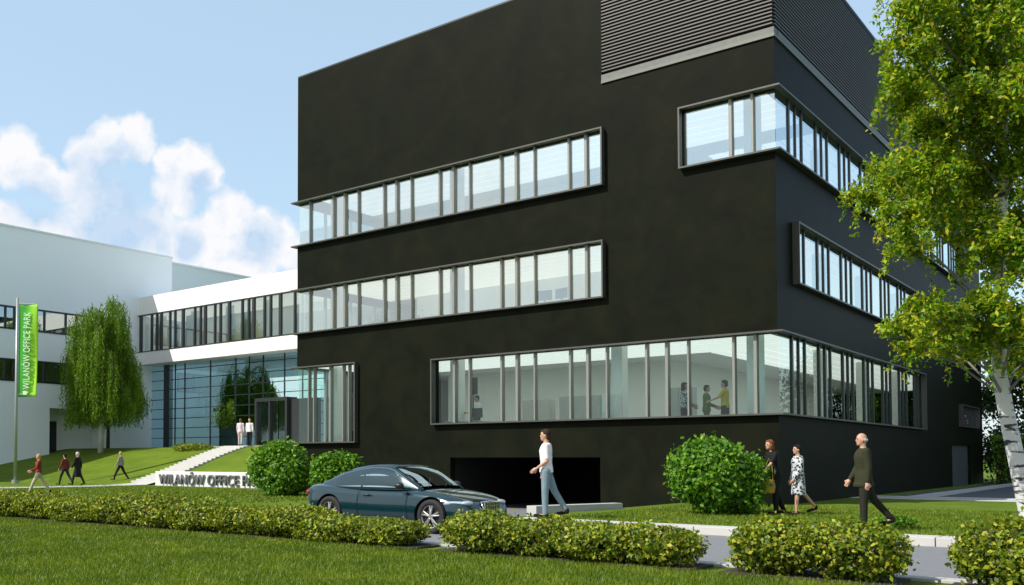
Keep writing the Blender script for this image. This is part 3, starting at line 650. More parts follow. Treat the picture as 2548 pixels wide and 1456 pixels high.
# foreground birch
CL = [(6.12, -13.23, 7.55, 0.41), (6.47, -12.47, 7.83, 0.51), (6.74, -10.49, 8.35, 0.56), (7.17, -10.78, 7.87, 0.54), (6.02, -13.27, 7.01, 0.38), (6.28, -11.99, 7.42, 0.52), (6.75, -11.45, 7.35, 0.53), (5.97, -13.08, 6.58, 0.4), (6.08, -11.2, 7.12, 0.55), (6.83, -12.49, 6.42, 0.5), (7.12, -11.38, 6.74, 0.46), (5.99, -11.93, 6.38, 0.44), (6.43, -11.82, 6.19, 0.52), (6.82, -11.0, 6.26, 0.48), (5.47, -11.65, 5.77, 0.43), (5.07, -11.29, 5.55, 0.37), (6.05, -12.57, 5.5, 0.51), (6.28, -11.24, 5.71, 0.54), (6.71, -10.71, 5.62, 0.49), (7.22, -11.56, 5.62, 0.45), (5.92, -13.54, 4.65, 0.35), (5.78, -10.62, 5.43, 0.51), (5.89, -12.62, 4.49, 0.26), (6.48, -12.09, 4.9, 0.46), (6.58, -10.18, 4.94, 0.41), (7.04, -10.76, 5.0, 0.42), (6.59, -11.47, 4.35, 0.29), (6.91, -10.24, 4.38, 0.4), (6.86, -12.59, 3.56, 0.38), (5.53, -11.6, 3.52, 0.32), (5.96, -12.28, 3.52, 0.36), (6.4, -12.79, 3.34, 0.37), (5.7, -11.57, 3.11, 0.25), (5.85, -10.6, 3.19, 0.35), (6.55, -12.28, 2.99, 0.36), (6.88, -11.72, 3.18, 0.34), (6.95, -10.27, 3.51, 0.43), (6.97, -10.29, 2.89, 0.28), (6.19, -12.79, 8.37, 0.5), (6.46, -10.67, 9.2, 0.62), (7.08, -10.67, 8.8, 0.6), (6.21, -11.37, 9.68, 0.61), (6.76, -10.47, 9.93, 0.68), (6.74, -11.74, 10.03, 0.58), (7.5, -9.97, 8.43, 0.68), (7.5, -9.56, 7.63, 0.69), (7.71, -11.76, 6.03, 0.6), (7.47, -9.59, 5.73, 0.69), (7.56, -10.9, 4.54, 0.58), (7.47, -10.66, 3.77, 0.53), (7.54, -11.62, 2.97, 0.39), (7.45, -10.25, 9.33, 0.67), (7.0,-12.3,4.4,.40), (6.9,-12.1,6.6,.42), (7.1,-12.4,7.4,.45), (7.15,-12.2,3.3,.36)]
def big_birch():
    global rng; rng = np.random.default_rng(21)
    B = Vector((7.14, -10.9, 0)); t = thing('birch_tree', 'tall birch in the right foreground with pale black-flecked trunk and yellow-green leaves', 'tree', B)
    TR = [(7.16, -10.9, -.1), (7.05, -10.95, .55), (6.94, -11.05, 1.3), (6.83, -11.2, 2.1), (6.76, -11.29, 2.7), (6.79, -11.3, 3.4), (6.81, -11.3, 4.1), (6.84, -11.3, 5), (6.88, -11.3, 6), (6.9, -11.3, 7.2), (6.9, -11.2, 8.6), (6.85, -11.1, 9.8)]
    rad = [.14, .12, .11, .103, .098, .09, .085, .075, .062, .05, .035, .015]
    m = MB(); m.tube([Vector(p)-B for p in TR], rad, 16); m.build('trunk', 'birch', t, smooth=True)
    LB = MB(); allP = []; allN = []
    for (x, y, z, r) in CL:
        c = Vector((x, y, z)); zt = z-.55*math.hypot(x-6.85, y-11.3+22.6)-.5 if False else z-.45*math.hypot(x-6.85, y+11.3)-.35
        zt = max(2.3, min(9.4, zt)); i = max(k for k in range(len(TR)) if TR[k][2] <= zt); f = (zt-TR[i][2])/(TR[min(i+1, 11)][2]-TR[i][2]+1e-6)
        a = Vector(TR[i]).lerp(Vector(TR[min(i+1, 11)]), f); mid = a.lerp(c, .5)+Vector((0, 0, .12))
        LB.tube([a-B, mid-B, c-B], [.022, .016, .006], 6)
        ns = 15; sc = rng.normal(size=(ns, 3)); sc /= np.linalg.norm(sc, axis=1)[:, None]; sc *= rng.uniform(.35, 1.0, (ns, 1))*r; sc[:, 2] *= .85
        for q in sc:
            p = np.array(c)+q; LB.tube([c-B, Vector(p)-B], [.006, .002], 4, cap=False)
            k = int(150*(r/.5)**2); rr = r*.30
            d = rng.normal(size=(k, 3))*rr*np.array([.62, .62, .5]); d[:, 2] -= np.abs(d[:, 0]+d[:, 1])*.25
            allP.append(p+d)
        for _ in range(9 if z > 3.6 else 3):     # loose hanging sprays
            a = rng.uniform(0, 6.3); ln = rng.uniform(.25, .6)*(.6+r); kk = int(ln/.013); u = np.linspace(0, 1, kk)[:, None]; st = np.array(c)+np.array([math.cos(a), math.sin(a), -.2])*r*.8
            allP.append(st+np.array([math.cos(a)*.35, math.sin(a)*.35, 0])*ln*u+np.array([0, 0, -1])*ln*u**1.4+rng.normal(size=(kk, 3))*.032)
    P = np.concatenate(allP)-np.array(B); V, F = leafquads(P, .080, .52, hang=.5, nrm=np.array([0, -.3, .8])); npmesh('foliage', V, F, 'lbirch', t)
    LB.build('branch', 'stemgrey', t)
big_birch()
# weeping birches
def weeping(label, loc, h, rad, zlow, seed, bark, n=520, leaf=.17):
    global rng; rng = np.random.default_rng(seed)
    t = thing('weeping_birch', label, 'tree', loc)
    m = MB(); m.tube([(0, 0, -.3), (.03, 0, h*.2), (-.02, 0, h*.5), (0, 0, h*.92)], [h*.019, h*.015, h*.011, .02], 10); m.build('trunk', bark, t, smooth=True)
    BR = MB(); P = []
    nb = 34
    for b in range(nb):
        a = b*2.399+rng.uniform(-.3, .3); z0 = h*rng.uniform(.30, .90); rr = rad*rng.uniform(.55, 1.0)*(1-.55*max(0, (z0/h-.55)/.45)**1.5)
        top = z0+h*.12*rng.uniform(.5, 1); top = min(top, h*.98)
        pts = [Vector((0, 0, z0)), Vector((math.cos(a)*rr*.5, math.sin(a)*rr*.5, top)), Vector((math.cos(a)*rr*.9, math.sin(a)*rr*.9, top-.1*h*.5)), Vector((math.cos(a)*rr, math.sin(a)*rr, top-.16*h))]
        BR.tube(pts, [.05, .03, .02, .01], 5)
        for s in range(n//nb):
            f = rng.uniform(.18, 1); k = min(int(f*3), 2); p = pts[k].lerp(pts[k+1], f*3-k)+Vector(rng.normal(size=3)*.22*rad/3)
            ln = rng.uniform(.3, .9)*(p.z-zlow); ln = max(ln, .8); q = int(ln/.075)
            sw = rng.normal(size=2)*.12; u = np.linspace(0, 1, q)
            P.append(np.stack([p.x+sw[0]*u*u+rng.normal(size=q)*.045, p.y+sw[1]*u*u+rng.normal(size=q)*.045, p.z-u*ln], 1))
    P = np.concatenate(P); P = P[P[:, 2] > zlow-rng.uniform(0, .8, len(P))]
    V, F = leafquads(P, leaf, .38, hang=2.2); npmesh('foliage', V, F, 'lweep', t); BR.build('branch', 'stemgrey' if bark == 'bark' else bark, t)
    return t
weeping('weeping birch with slim white trunk on the grass bank in front of the pale block', (-50.2, 11.2, 2.05), 11.0, 3.0, 1.2, 31, 'bark', 2300)
weeping('darker weeping birch with brown trunk just behind the white-trunked one', (-52.3, 13.2, 2.2), 7.6, 3.3, 2.0, 32, 'barkbrown', 1500)
weeping('weeping tree standing in the lobby court behind the teal glass wall', (-46.4, 21.6, 2.28), 6.4, 2.6, 1.2, 33, 'barkbrown', 1800)

def crown_tree(label, loc, h, r, seed, n=5000, leaf=.22, group='trees beyond the dark building', z0=.3, name='leafy_tree', m_='ldark'):
    global rng; rng = np.random.default_rng(seed)
    t = thing(name, label, 'tree', loc, 0, group)
    m = MB(); m.tube([(0, 0, -.3), (.1, 0, h*.3), (0, .1, h*.75)], [h*.028, h*.02, .03], 8)
    nl = 28; d = rng.normal(size=(nl, 3)); d /= np.linalg.norm(d, axis=1)[:, None]; c = d*rng.uniform(.45, .95, (nl, 1))*np.array([r, r, h*(1-z0)/2])+np.array([0, 0, h*(1+z0)/2-.03*h])
    for q in c: m.tube([(0, 0, h*.2), tuple(q)], [.05, .015], 5, cap=False)
    m.build('trunk', 'barkbrown', t)
    k = rng.integers(0, nl, n); P = c[k]+rng.normal(size=(n, 3))*r*.19
    V, F = leafquads(P, leaf, .6); npmesh('foliage', V, F, m_, t); return t
crown_tree('dark leafy tree rising just past the far corner of the black block', (2.0, 37.5, .0), 10.5, 2.9, 41, 24000, .24, z0=.0)
crown_tree('mid green tree beyond the clipped hedge at the right edge', (5.2, 39.5, .0), 9.5, 3.0, 42, 22000, .24, m_='lweep', z0=.04)
crown_tree('dark round tree behind the birch trunk at the right edge', (8.4, 39, .0), 10, 3.2, 43, 22000, .24, z0=.04)
m_ = MB()
def far_hedge():
    global rng; rng = np.random.default_rng(51)
    t = thing('clipped_hedge', 'dark green clipped hedge with flat pale top beyond the side yard', 'hedge', (6, 33.5, 0))
    n = 16000; P = rng.uniform((-5.6, -.8, 0), (12, .8, 2.55), (n, 3)); e = rng.random(n) < .5; P[e, 2] = 2.55+rng.normal(size=e.sum())*.06; P[~e, 1] = -.8+rng.normal(size=(~e).sum())*.08
    V, F = leafquads(P, .14, .6); npmesh('foliage', V, F, 'lround', t)
    m = MB(); m.box(-5.4, 11.8, -.6, .7, -.1, 2.4); m.build('hedge_core', 'soil', t)
far_hedge()
# woods across the field behind the viewer (mirrored in the lower windows)
def wood():
    global rng; rng = np.random.default_rng(61)
    P = []
    for i in range(110):
        a = rng.uniform(-130, 110); y = rng.uniform(-150, -105); h = rng.uniform(5, 8); n = 420
        d = rng.normal(size=(n, 3)); d /= np.linalg.norm(d, axis=1)[:, None]; P.append(np.array([a, y, h*.5])+d*np.array([4.2, 4.2, h*.5])*rng.uniform(.6, 1, (n, 1)))
    V, F = leafquads(np.concatenate(P), 1.3, .8); o = npmesh('distant_wood', V, F, 'ldark'); o['kind'] = 'stuff'
wood()
# mown grass blades of the near lawn
def grass():
    global rng; rng = np.random.default_rng(71)
    n = 230000
    y = rng.uniform(-24.5, -16.1, n*2); x = rng.uniform(-24, 12, n*2)
    # keep blades in a wedge seen from the road side; denser close by
    dep = (x-8.97)*fw.x+(y+27.76)*fw.y; lat = (x-8.97)*rt.x+(y+27.76)*rt.y
    k = (dep > 9.5) & (lat/dep > -.44) & (lat/dep < .72) & (rng.random(n*2) < np.clip((14/dep)**1.2, 0, 1)); x = x[k][:n]; y = y[k][:n]; dep = dep[k][:n]; n = len(x)
    h = rng.uniform(.03, .075, n); a = rng.uniform(0, 2*np.pi, n); w = .0065*np.maximum(1, dep/12); lx = rng.normal(size=n)*.022; ly = rng.normal(size=n)*.022
    z = np.zeros(n); c = np.stack([x, y, z], 1); s = np.stack([np.cos(a)*w, np.sin(a)*w, z], 1); tp = c+np.stack([lx, ly, h], 1)
    V = np.stack([c-s, c+s, tp], 1).reshape(-1, 3); F = np.arange(3*n).reshape(-1, 3)
    o = npmesh('grass', V, F, 'blade'); o['kind'] = 'stuff'
grass()
def grass2():   # the lawn strip before the dark building and the bank
    global rng; rng = np.random.default_rng(72)
    parts = [(-1.9, 10, -9.5, -.1, 45000), (-36, -12.1, -8.9, 2, 26000)]
    out = []
    for x0, x1, y0, y1, n in parts:
        x = rng.uniform(x0, x1, n); y = rng.uniform(y0, y1, n); zz = gz(x, y); h = rng.uniform(.03, .07, n); a = rng.uniform(0, 6.3, n); w = .011 if x0 > -5 else .02
        c = np.stack([x, y, zz], 1); s = np.stack([np.cos(a)*w, np.sin(a)*w, 0*a], 1); out.append(np.stack([c-s, c+s, c+np.stack([rng.normal(size=n)*.02, rng.normal(size=n)*.02, h], 1)], 1).reshape(-1, 3))
    V = np.concatenate(out); o = npmesh('grass', V, np.arange(len(V)).reshape(-1, 3), 'blade'); o['kind'] = 'stuff'
grass2()

# ------------------------------------------------------------ car
M['paint'] = mat('car_paint', (.0015, .026, .036), .2, metal=.3, coat=1.0, noise=(2, .06)); M['paint'].node_tree.nodes['Principled BSDF'].inputs['Coat Roughness'].default_value = .04
M['carglass'] = glassmat('car_glass', (.25, .36, .38), .34, (.8, .95, 1)); M['sideglass'] = glassmat('car_side_glass', (.04, .06, .07), .62, (.80, .97, 1)); M['rubber'] = mat('rubber', (.012, .012, .013), .8, noise=(20, .2)); M['rim'] = mat('rim_metal', (.55, .54, .52), .3, metal=.8, noise=(5, .05))
M['chrome'] = mat('chrome', (.7, .7, .7), .15, metal=1, noise=(5, .03)); M['trim'] = mat('black_trim', (.012, .013, .014), .45, noise=(8, .2)); M['lens'] = mat('lamp_lens', (.38, .44, .47), .08, spec=.8, coat=1, noise=(30, .18)); M['redlens'] = mat('red_lens', (.35, .01, .01), .2, coat=1, noise=(30, .2)); M['seatm'] = mat('car_interior', (.06, .058, .055), .7, noise=(5, .2))
def interp(xs, ys, x): return float(np.interp(x, xs, ys))
def smoothcurve(pts, n=60):
    P = [Vector(p) for p in pts]; out = []
    for i in range(len(P)-1):
        p0, p1, p2, p3 = P[max(i-1, 0)], P[i], P[i+1], P[min(i+2, len(P)-1)]
        for k in range(n):
            t = k/n; out.append(.5*((2*p1)+(-p0+p2)*t+(2*p0-5*p1+4*p2-p3)*t*t+(-p0+3*p1-3*p2+p3)*t*t*t))
    out.append(P[-1]); xs = [p[0] for p in out]; ys = [p[1] for p in out]
    return lambda x: float(np.interp(x, xs, ys))
def recalc(o):
    b = bmesh.new(); b.from_mesh(o.data); bmesh.ops.recalc_face_normals(b, faces=b.faces); b.to_mesh(o.data); b.free()
def car():
    S = 1.0; t = thing('parked_car', 'dark teal two-door coupe on the road, nose pointing right behind the hedge', 'car', (-3.38, -12.5, 0.0))
    top = smoothcurve([(-2.13, .60), (-2.10, .80), (-1.98, .885), (-1.6, .90), (-1.0, .865), (0, .84), (.8, .835), (1.2, .80), (1.6, .735), (1.85, .665), (2.02, .58), (2.10, .46), (2.13, .38)])
    hw = smoothcurve([(-2.13, .60), (-2.08, .70), (-1.9, .80), (-1.5, .855), (-.8, .865), (.4, .865), (1.2, .865), (1.6, .845), (1.85, .79), (2.02, .68), (2.10, .56), (2.13, .48)])
    bot = smoothcurve([(-2.13, .34), (-2.0, .24), (-1.6, .18), (1.7, .17), (2.0, .20), (2.13, .28)])
    m = MB(); rs = []
    for x in [-2.13, -2.10, -2.04, -1.95, -1.8, -1.65, -1.5, -1.3, -1.1, -.8, -.5, -.2, .1, .4, .7, .9, 1.1, 1.3, 1.45, 1.6, 1.75, 1.88, 1.97, 2.05, 2.10, 2.13]:
        w, zt, zb = hw(x), top(x), bot(x); H = zt-zb
        half = [(0, zb), (w*.6, zb), (w*.92, zb+.02), (w*.985, zb+H*.18), (w, zb+H*.42), (w*.99, zb+H*.62), (w*.965, zb+H*.80), (w*.90, zb+H*.93), (w*.78, zb+H*.985), (w*.4, zt+.012), (0, zt+.018)]
        ring = [(x, -y, z) for y, z in half]+[(x, y, z) for y, z in reversed(half[1:-1])]
        rs.append(ring)
    m.rings(rs); body = m.build('body', 'paint', t, smooth=True); recalc(body)
    md = body.modifiers.new('s', 'SUBSURF'); md.levels = md.render_levels = 2
    WX = (-1.32, 1.30); RR = .325
    md.levels = md.render_levels = 3
    bake(body); bm = bmesh.new(); bm.from_mesh(body.data); RA = .375
    kill = [f for f in bm.faces if any(math.hypot(f.calc_center_median().x-x, f.calc_center_median().z-RR) < RA and abs(f.calc_center_median().y) > .55 for x in WX)]
    bmesh.ops.delete(bm, geom=kill, context='FACES')
    for v in bm.verts:
        if v.is_boundary and abs(v.co.y) > .5:
            for x in WX:
                dd = math.hypot(v.co.x-x, v.co.z-RR)
                if .30 < dd < .44 and v.co.z > .17: v.co.x = x+(v.co.x-x)*RA/dd; v.co.z = RR+(v.co.z-RR)*RA/dd
    bm.to_mesh(body.data); bm.free()
    for x in WX:
        for s in (-1, 1):
            m = MB(); n = 28; A = [math.pi*(-.12+1.24*k/n) for k in range(n+1)]
            for k in range(n):
                p = [(x+RA*math.cos(A[k+i]), s*y, RR+RA*math.sin(A[k+i])) for i, y in ((0, .845), (1, .845), (1, .56), (0, .56))]; m.quad(*p)
                m.quad((x, s*.56, RR), (x+RA*math.cos(A[k]), s*.56, RR+RA*math.sin(A[k])), (x+RA*math.cos(A[k+1]), s*.56, RR+RA*math.sin(A[k+1])), (x, s*.56, RR))
            m.f = [f if m.v[f[0]] != m.v[f[3]] else f[:3] for f in m.f]; m.build('wheel_arch', 'trim', t)
    body.data.materials.clear(); body.data.materials.append(M['paint'])
    # greenhouse
    rf = smoothcurve([(-1.78, .90), (-1.45, 1.02), (-1.05, 1.165), (-.6, 1.26), (-.2, 1.29), (.15, 1.265), (.45, 1.15), (.75, .98), (.97, .845)])
    wb = lambda x: interp([-1.8, -1.2, -.4, .5, 1.0], [.60, .72, .775, .76, .66], x)
    def side(x, z): return wb(x)-.42*(z-.84)-.25*max(0, z-1.1)
    def sect(x, off=0):
        zr = rf(x); ze = zr-.035-.10*max(0, zr-.95); ye = side(x, ze); zb = min(.80, ze-.02)
        pts = [(wb(x)+off, zb)]
        for f in (.2, .4, .6, .8): z = zb+(ze-zb)*f; pts.append((side(x, z)+off, z))
        pts += [(ye+off*.7-.005, ze+off*.5), (ye*.9, zr-.016+off), (ye*.6, zr-.004+off), (0, zr+.004+off)]
        return pts
    xs = np.linspace(-1.78, .97, 34); m = MB(); rs = []
    for x in xs:
        h = sect(x); rs.append([(x, -y, z) for y, z in h]+[(x, y, z) for y, z in reversed(h[:-1])])
    # open shell: skip faces where glass goes
    n0 = 0; k = len(rs[0])
    for r in rs: m.v += r
    def glass_side(x, j): return -1.25 < x < .70 and 1 <= j <= 4 and not (-.52 < x < -.44)
    for i in range(len(xs)-1):
        xm = (xs[i]+xs[i+1])/2
        for j in range(k-1):
            jj = j if j < 8 else 15-j
            hole = False
            if jj in (6, 7, 5) and ((.22 < xm < .93) or (-1.6 < xm < -.92)): hole = jj != 5
            if not hole: m.f.append((i*k+j, i*k+j+1, (i+1)*k+j+1, (i+1)*k+j)); m.m.append(0)
    g = m.build('roof', 'paint', t, smooth=True); md = g.modifiers.new('s', 'SOLIDIFY'); md.thickness = .02; md.offset = -1
    def patch(name, fn, nu, nv, mt, th=.004):
        m = MB(); m.v = [fn(i/nu, j/nv) for i in range(nu+1) for j in range(nv+1)]
        for i in range(nu):
            for j in range(nv): a = i*(nv+1)+j; m.f.append((a, a+nv+1, a+nv+2, a+1)); m.m.append(0)
        o = m.build(name, mt, t, smooth=True); return o
    def topsurf(x, v, off=.010):
        zr = rf(x); ze = zr-.035-.10*max(0, zr-.95); ye = side(x, ze); y = (v*2-1)*ye*.93; a = abs(v*2-1)*.93
        return (x, y, zr+.004-.020*a**3+off-.0)
    patch('windscreen', lambda u, v: topsurf(.20+.72*u, v), 12, 10, 'carglass')
    patch('rear_window', lambda u, v: topsurf(-1.62+.72*u, v), 12, 10, 'carglass')
    for s in (-1, 1):
        for (xa, xb, la, lb, nm) in ((-.44, .72, 0, .34, 'side_window'), (-1.28, -.50, .55, 0, 'side_window')):
            def fn(u, v, s=s, xa=xa, xb=xb, la=la, lb=lb):
                x = xa+la*v+(xb-lb*v-xa-la*v)*u; zt = rf(x)-.075; zz = .855+(max(zt, .87)-.855)*v; return (x, s*(side(x, zz)+.020), zz)
            patch(nm, fn, 10, 6, 'sideglass')
        m = MB(); pts = []   # bright moulding above the side windows
        for i in range(20): x = -1.28+i*2.0/19; z = rf(x)-.058; pts.append((x, s*(side(x, z)+.012), z))
        m.tube(pts, .008, 6); m.build('window_trim', 'chrome', t)
        m = MB(); m.ell((.62, s*.93, .90), (.10, .085, .062), 14, 8); m.tube([(.64, s*.80, .84), (.63, s*.90, .87)], .022, 8); m.build('wing_mirror', 'trim', t, smooth=True)
        m = MB(); m.tube([(-.38, s*.872, .70), (-.18, s*.874, .705)], .014, 8); m.build('door_handle', 'paint', t, smooth=True)
        m = MB()
        for xx in (-.52, .74): m.tube([(xx, s*.868, .26), (xx-.02, s*.873, .5), (xx, s*.848, .74), (xx, s*.80, .80)], .005, 5)
        m.tube([(-.5, s*.868, .27), (.72, s*.868, .27)], .006, 5); m.build('door_seam', 'trim', t)
        # headlight that wraps the corner
        m = MB(); rs = []
        for i in range(9):
            f = i/8; x = 1.60+.42*f; y0 = hw(x)*.975; z0 = .565+.0*f; h = .025+.065*math.sin(math.pi*min(1, .25+f*.75))
            yy = y0+.012-(.06*f); rs.append([(x, s*yy, z0-.01), (x+.012, s*(yy-.02), z0+h*.55), (x-.01, s*(yy-.09), z0+h), (x-.02, s*(yy-.18), z0+h*.6), (x-.02, s*(yy-.18), z0)])
        m.rings(rs); m.build('headlight', 'lens', t, smooth=True)
        m = MB(); m.ell((1.93, s*.54, .585), (.11, .16, .046), 16, 8); m.build('headlight', 'lens', t, smooth=True)
        m = MB(); m.ell((-2.05, s*.60, .72), (.06, .16, .07), 14, 8); m.build('tail_light', 'redlens', t, smooth=True)
        m = MB(); m.ell((2.05, s*.50, .33), (.05, .13, .05), 12, 6); m.build('air_intake', 'trim', t, smooth=True)
    # grille
    m = MB(); gx = 2.125
    for i in range(9): y = -.24+i*.06; m.box(gx-.02, gx+.018, y-.006, y+.006, .31, .60)
    for z in (.37, .45, .53): m.box(gx-.02, gx+.01, -.25, .25, z-.005, z+.005)
    fr = MB(); fr.tube([(gx-.01, -.20, .28), (gx, -.27, .45), (gx-.05, -.28, .60), (gx-.06, 0, .615), (gx-.05, .28, .60), (gx, .27, .45), (gx-.01, .20, .28), (gx-.01, -.20, .28)], .016, 8)
    gb = MB(); gb.box(gx-.12, gx-.005, -.25, .25, .29, .60)
    g0 = gb.build('grille', 'trim', t, bevel=.02); m.build('grille_bar', 'chrome', g0); fr.build('grille_frame', 'chrome', g0, smooth=True)
    m = MB(); m.box(gx+.0, gx+.028, -.24, .24, .33, .43); m.build('number_plate', 'stone', t)
    m = MB(); m.box(-1.9, 1.9, -.70, .70, .20, .26); m.build('underbody', 'trim', t)
    # wheels
    for x in WX:
        for s in (-1, 1):
            m = MB(); y = s*.745; n = 40; prof = [(.215, -.10), (.30, -.105), (.322, -.085), (.325, 0), (.322, .085), (.30, .105), (.215, .10)]
            rr = [[(x+r*math.cos(2*math.pi*k/n), y+w, .325+r*math.sin(2*math.pi*k/n)) for r, w in prof] for k in range(n)]
            m.rings(rr+[rr[0]], cap=False); w_ = m.build('wheel', 'rubber', t, smooth=True)
            m = MB(); yo = y+s*.085
            rr = [[(x+r*math.cos(2*math.pi*k/n), yo+w*s, .325+r*math.sin(2*math.pi*k/n)) for r, w in ((.205, 0), (.232, .012), (.238, .0), (.215, -.05), (.205, -.05))] for k in range(n)]
            m.rings(rr+[rr[0]], cap=False)
            for k in range(5):
                a = 2*math.pi*k/5+.3
                for da in (-.16, .16):
                    p0 = (x+.04*math.cos(a), yo+s*.0, .325+.04*math.sin(a)); p1 = (x+.215*math.cos(a+da), yo-s*.012, .325+.215*math.sin(a+da)); m.tube([p0, p1], [.022, .014], 6)
            m.tube([(x, yo-s*.03, .325), (x, yo+s*.014, .325)], .05, 16); m.build('rim', 'rim', w_)
            m = MB(); m.tube([(x, yo-s*.10, .325), (x, yo-s*.05, .325)], .20, 24); m.build('brake_disc', 'trim', w_)
    # cabin
    m = MB()
    for s in (-.36, .36):
        m.box(-.28, .22, s-.22, s+.22, .42, .58); m.obox((-.36, s, .82), (.06, 0, 0), (0, .21, 0), (-.10, 0, .30)); m.obox((-.47, s, 1.13), (.04, 0, 0), (0, .11, 0), (-.01, 0, .07))
        m.box(-1.1, -.7, s-.24, s+.24, .42, .66)
    m.box(.55, .80, -.66, .66, .60, .82); m.tube([(.42+.04*math.sin(a), -.36+.17*math.cos(a), .84+.17*math.sin(a)) for a in np.linspace(0, 6.28, 24)], .014, 6); m.build('seat', 'seatm', t, bevel=.02)
    m = MB(); m.tube([(.96, -.45, .858), (.70, -.05, 1.03)], .008, 5); m.tube([(.96, .1, .87), (.72, .50, .99)], .008, 5); m.build('wiper', 'trim', t)
    m = MB(); m.tube([(-1.2, 0, 1.12), (-1.32, 0, 1.30)], .004, 5); m.build('aerial', 'trim', t)
    return t
CAR = car()

# ------------------------------------------------------------ people
def skin(name, col): return mat(name, col, .55, noise=(14, .08))
SK = skin('skin', (.48, .27, .18)); HAIRC = {'brown': (.035, .018, .010), 'dark': (.012, .009, .008), 'blond': (.42, .28, .12), 'grey': (.45, .43, .40), 'red': (.16, .05, .02), 'lightbrown': (.13, .07, .035)}
CM = {}
def cloth(c, pattern=False):
    k = (c, pattern)
    if k not in CM:
        m = mat('fabric', c, .85, spec=.2, noise=(9, .18))
        if pattern:
            nt = m.node_tree; N = nt.nodes; L = nt.links; b = N['Principled BSDF']; tc = N.new('ShaderNodeTexCoord'); v = N.new('ShaderNodeTexVoronoi'); v.inputs['Scale'].default_value = 17; v.distance = 'CHEBYCHEV'
            L.new(tc.outputs['Object'], v.inputs['Vector']); r = N.new('ShaderNodeValToRGB'); r.color_ramp.interpolation = 'CONSTANT'
            r.color_ramp.elements[0].color = (.02, .025, .03, 1); r.color_ramp.elements[1].position = .34; r.color_ramp.elements[1].color = (.50, .52, .55, 1)
            L.new(v.outputs['Distance'], r.inputs[0]); L.new(r.outputs[0], b.inputs['Base Color'])
        CM[k] = m
    return CM[k]
def capsule(m, p, q, r1, r2, seg=12):
    p, q = Vector(p), Vector(q); m.tube([p, p.lerp(q, .33), p.lerp(q, .66), q], [r1, r1*.67+r2*.33, r1*.33+r2*.67, r2], seg)
    m.ell(p, (r1,)*3, seg, 6); m.ell(q, (r2,)*3, seg, 6)
def stack(m, L, rot=None, seg=20):   # L = (z, cx, cy, rx, ry)
    m.rings([[(cx+rx*math.cos(2*math.pi*k/seg), cy+ry*math.sin(2*math.pi*k/seg), z) for k in range(seg)] for z, cx, cy, rx, ry in L])
def remesh(m, name, mt, parent, vox, smooth=3):
    o = m.build(name, mt, parent, smooth=True); a = o.modifiers.new('r', 'REMESH'); a.mode = 'VOXEL'; a.voxel_size = vox; a.use_smooth_shade = True
    s = o.modifiers.new('s', 'SMOOTH'); s.iterations = smooth; s.factor = .5; bake(o)
    o.data.materials.clear(); o.data.materials.append(mt if not isinstance(mt, str) else M[mt]); o.data.polygons.foreach_set('use_smooth', [True]*len(o.data.polygons)); return o
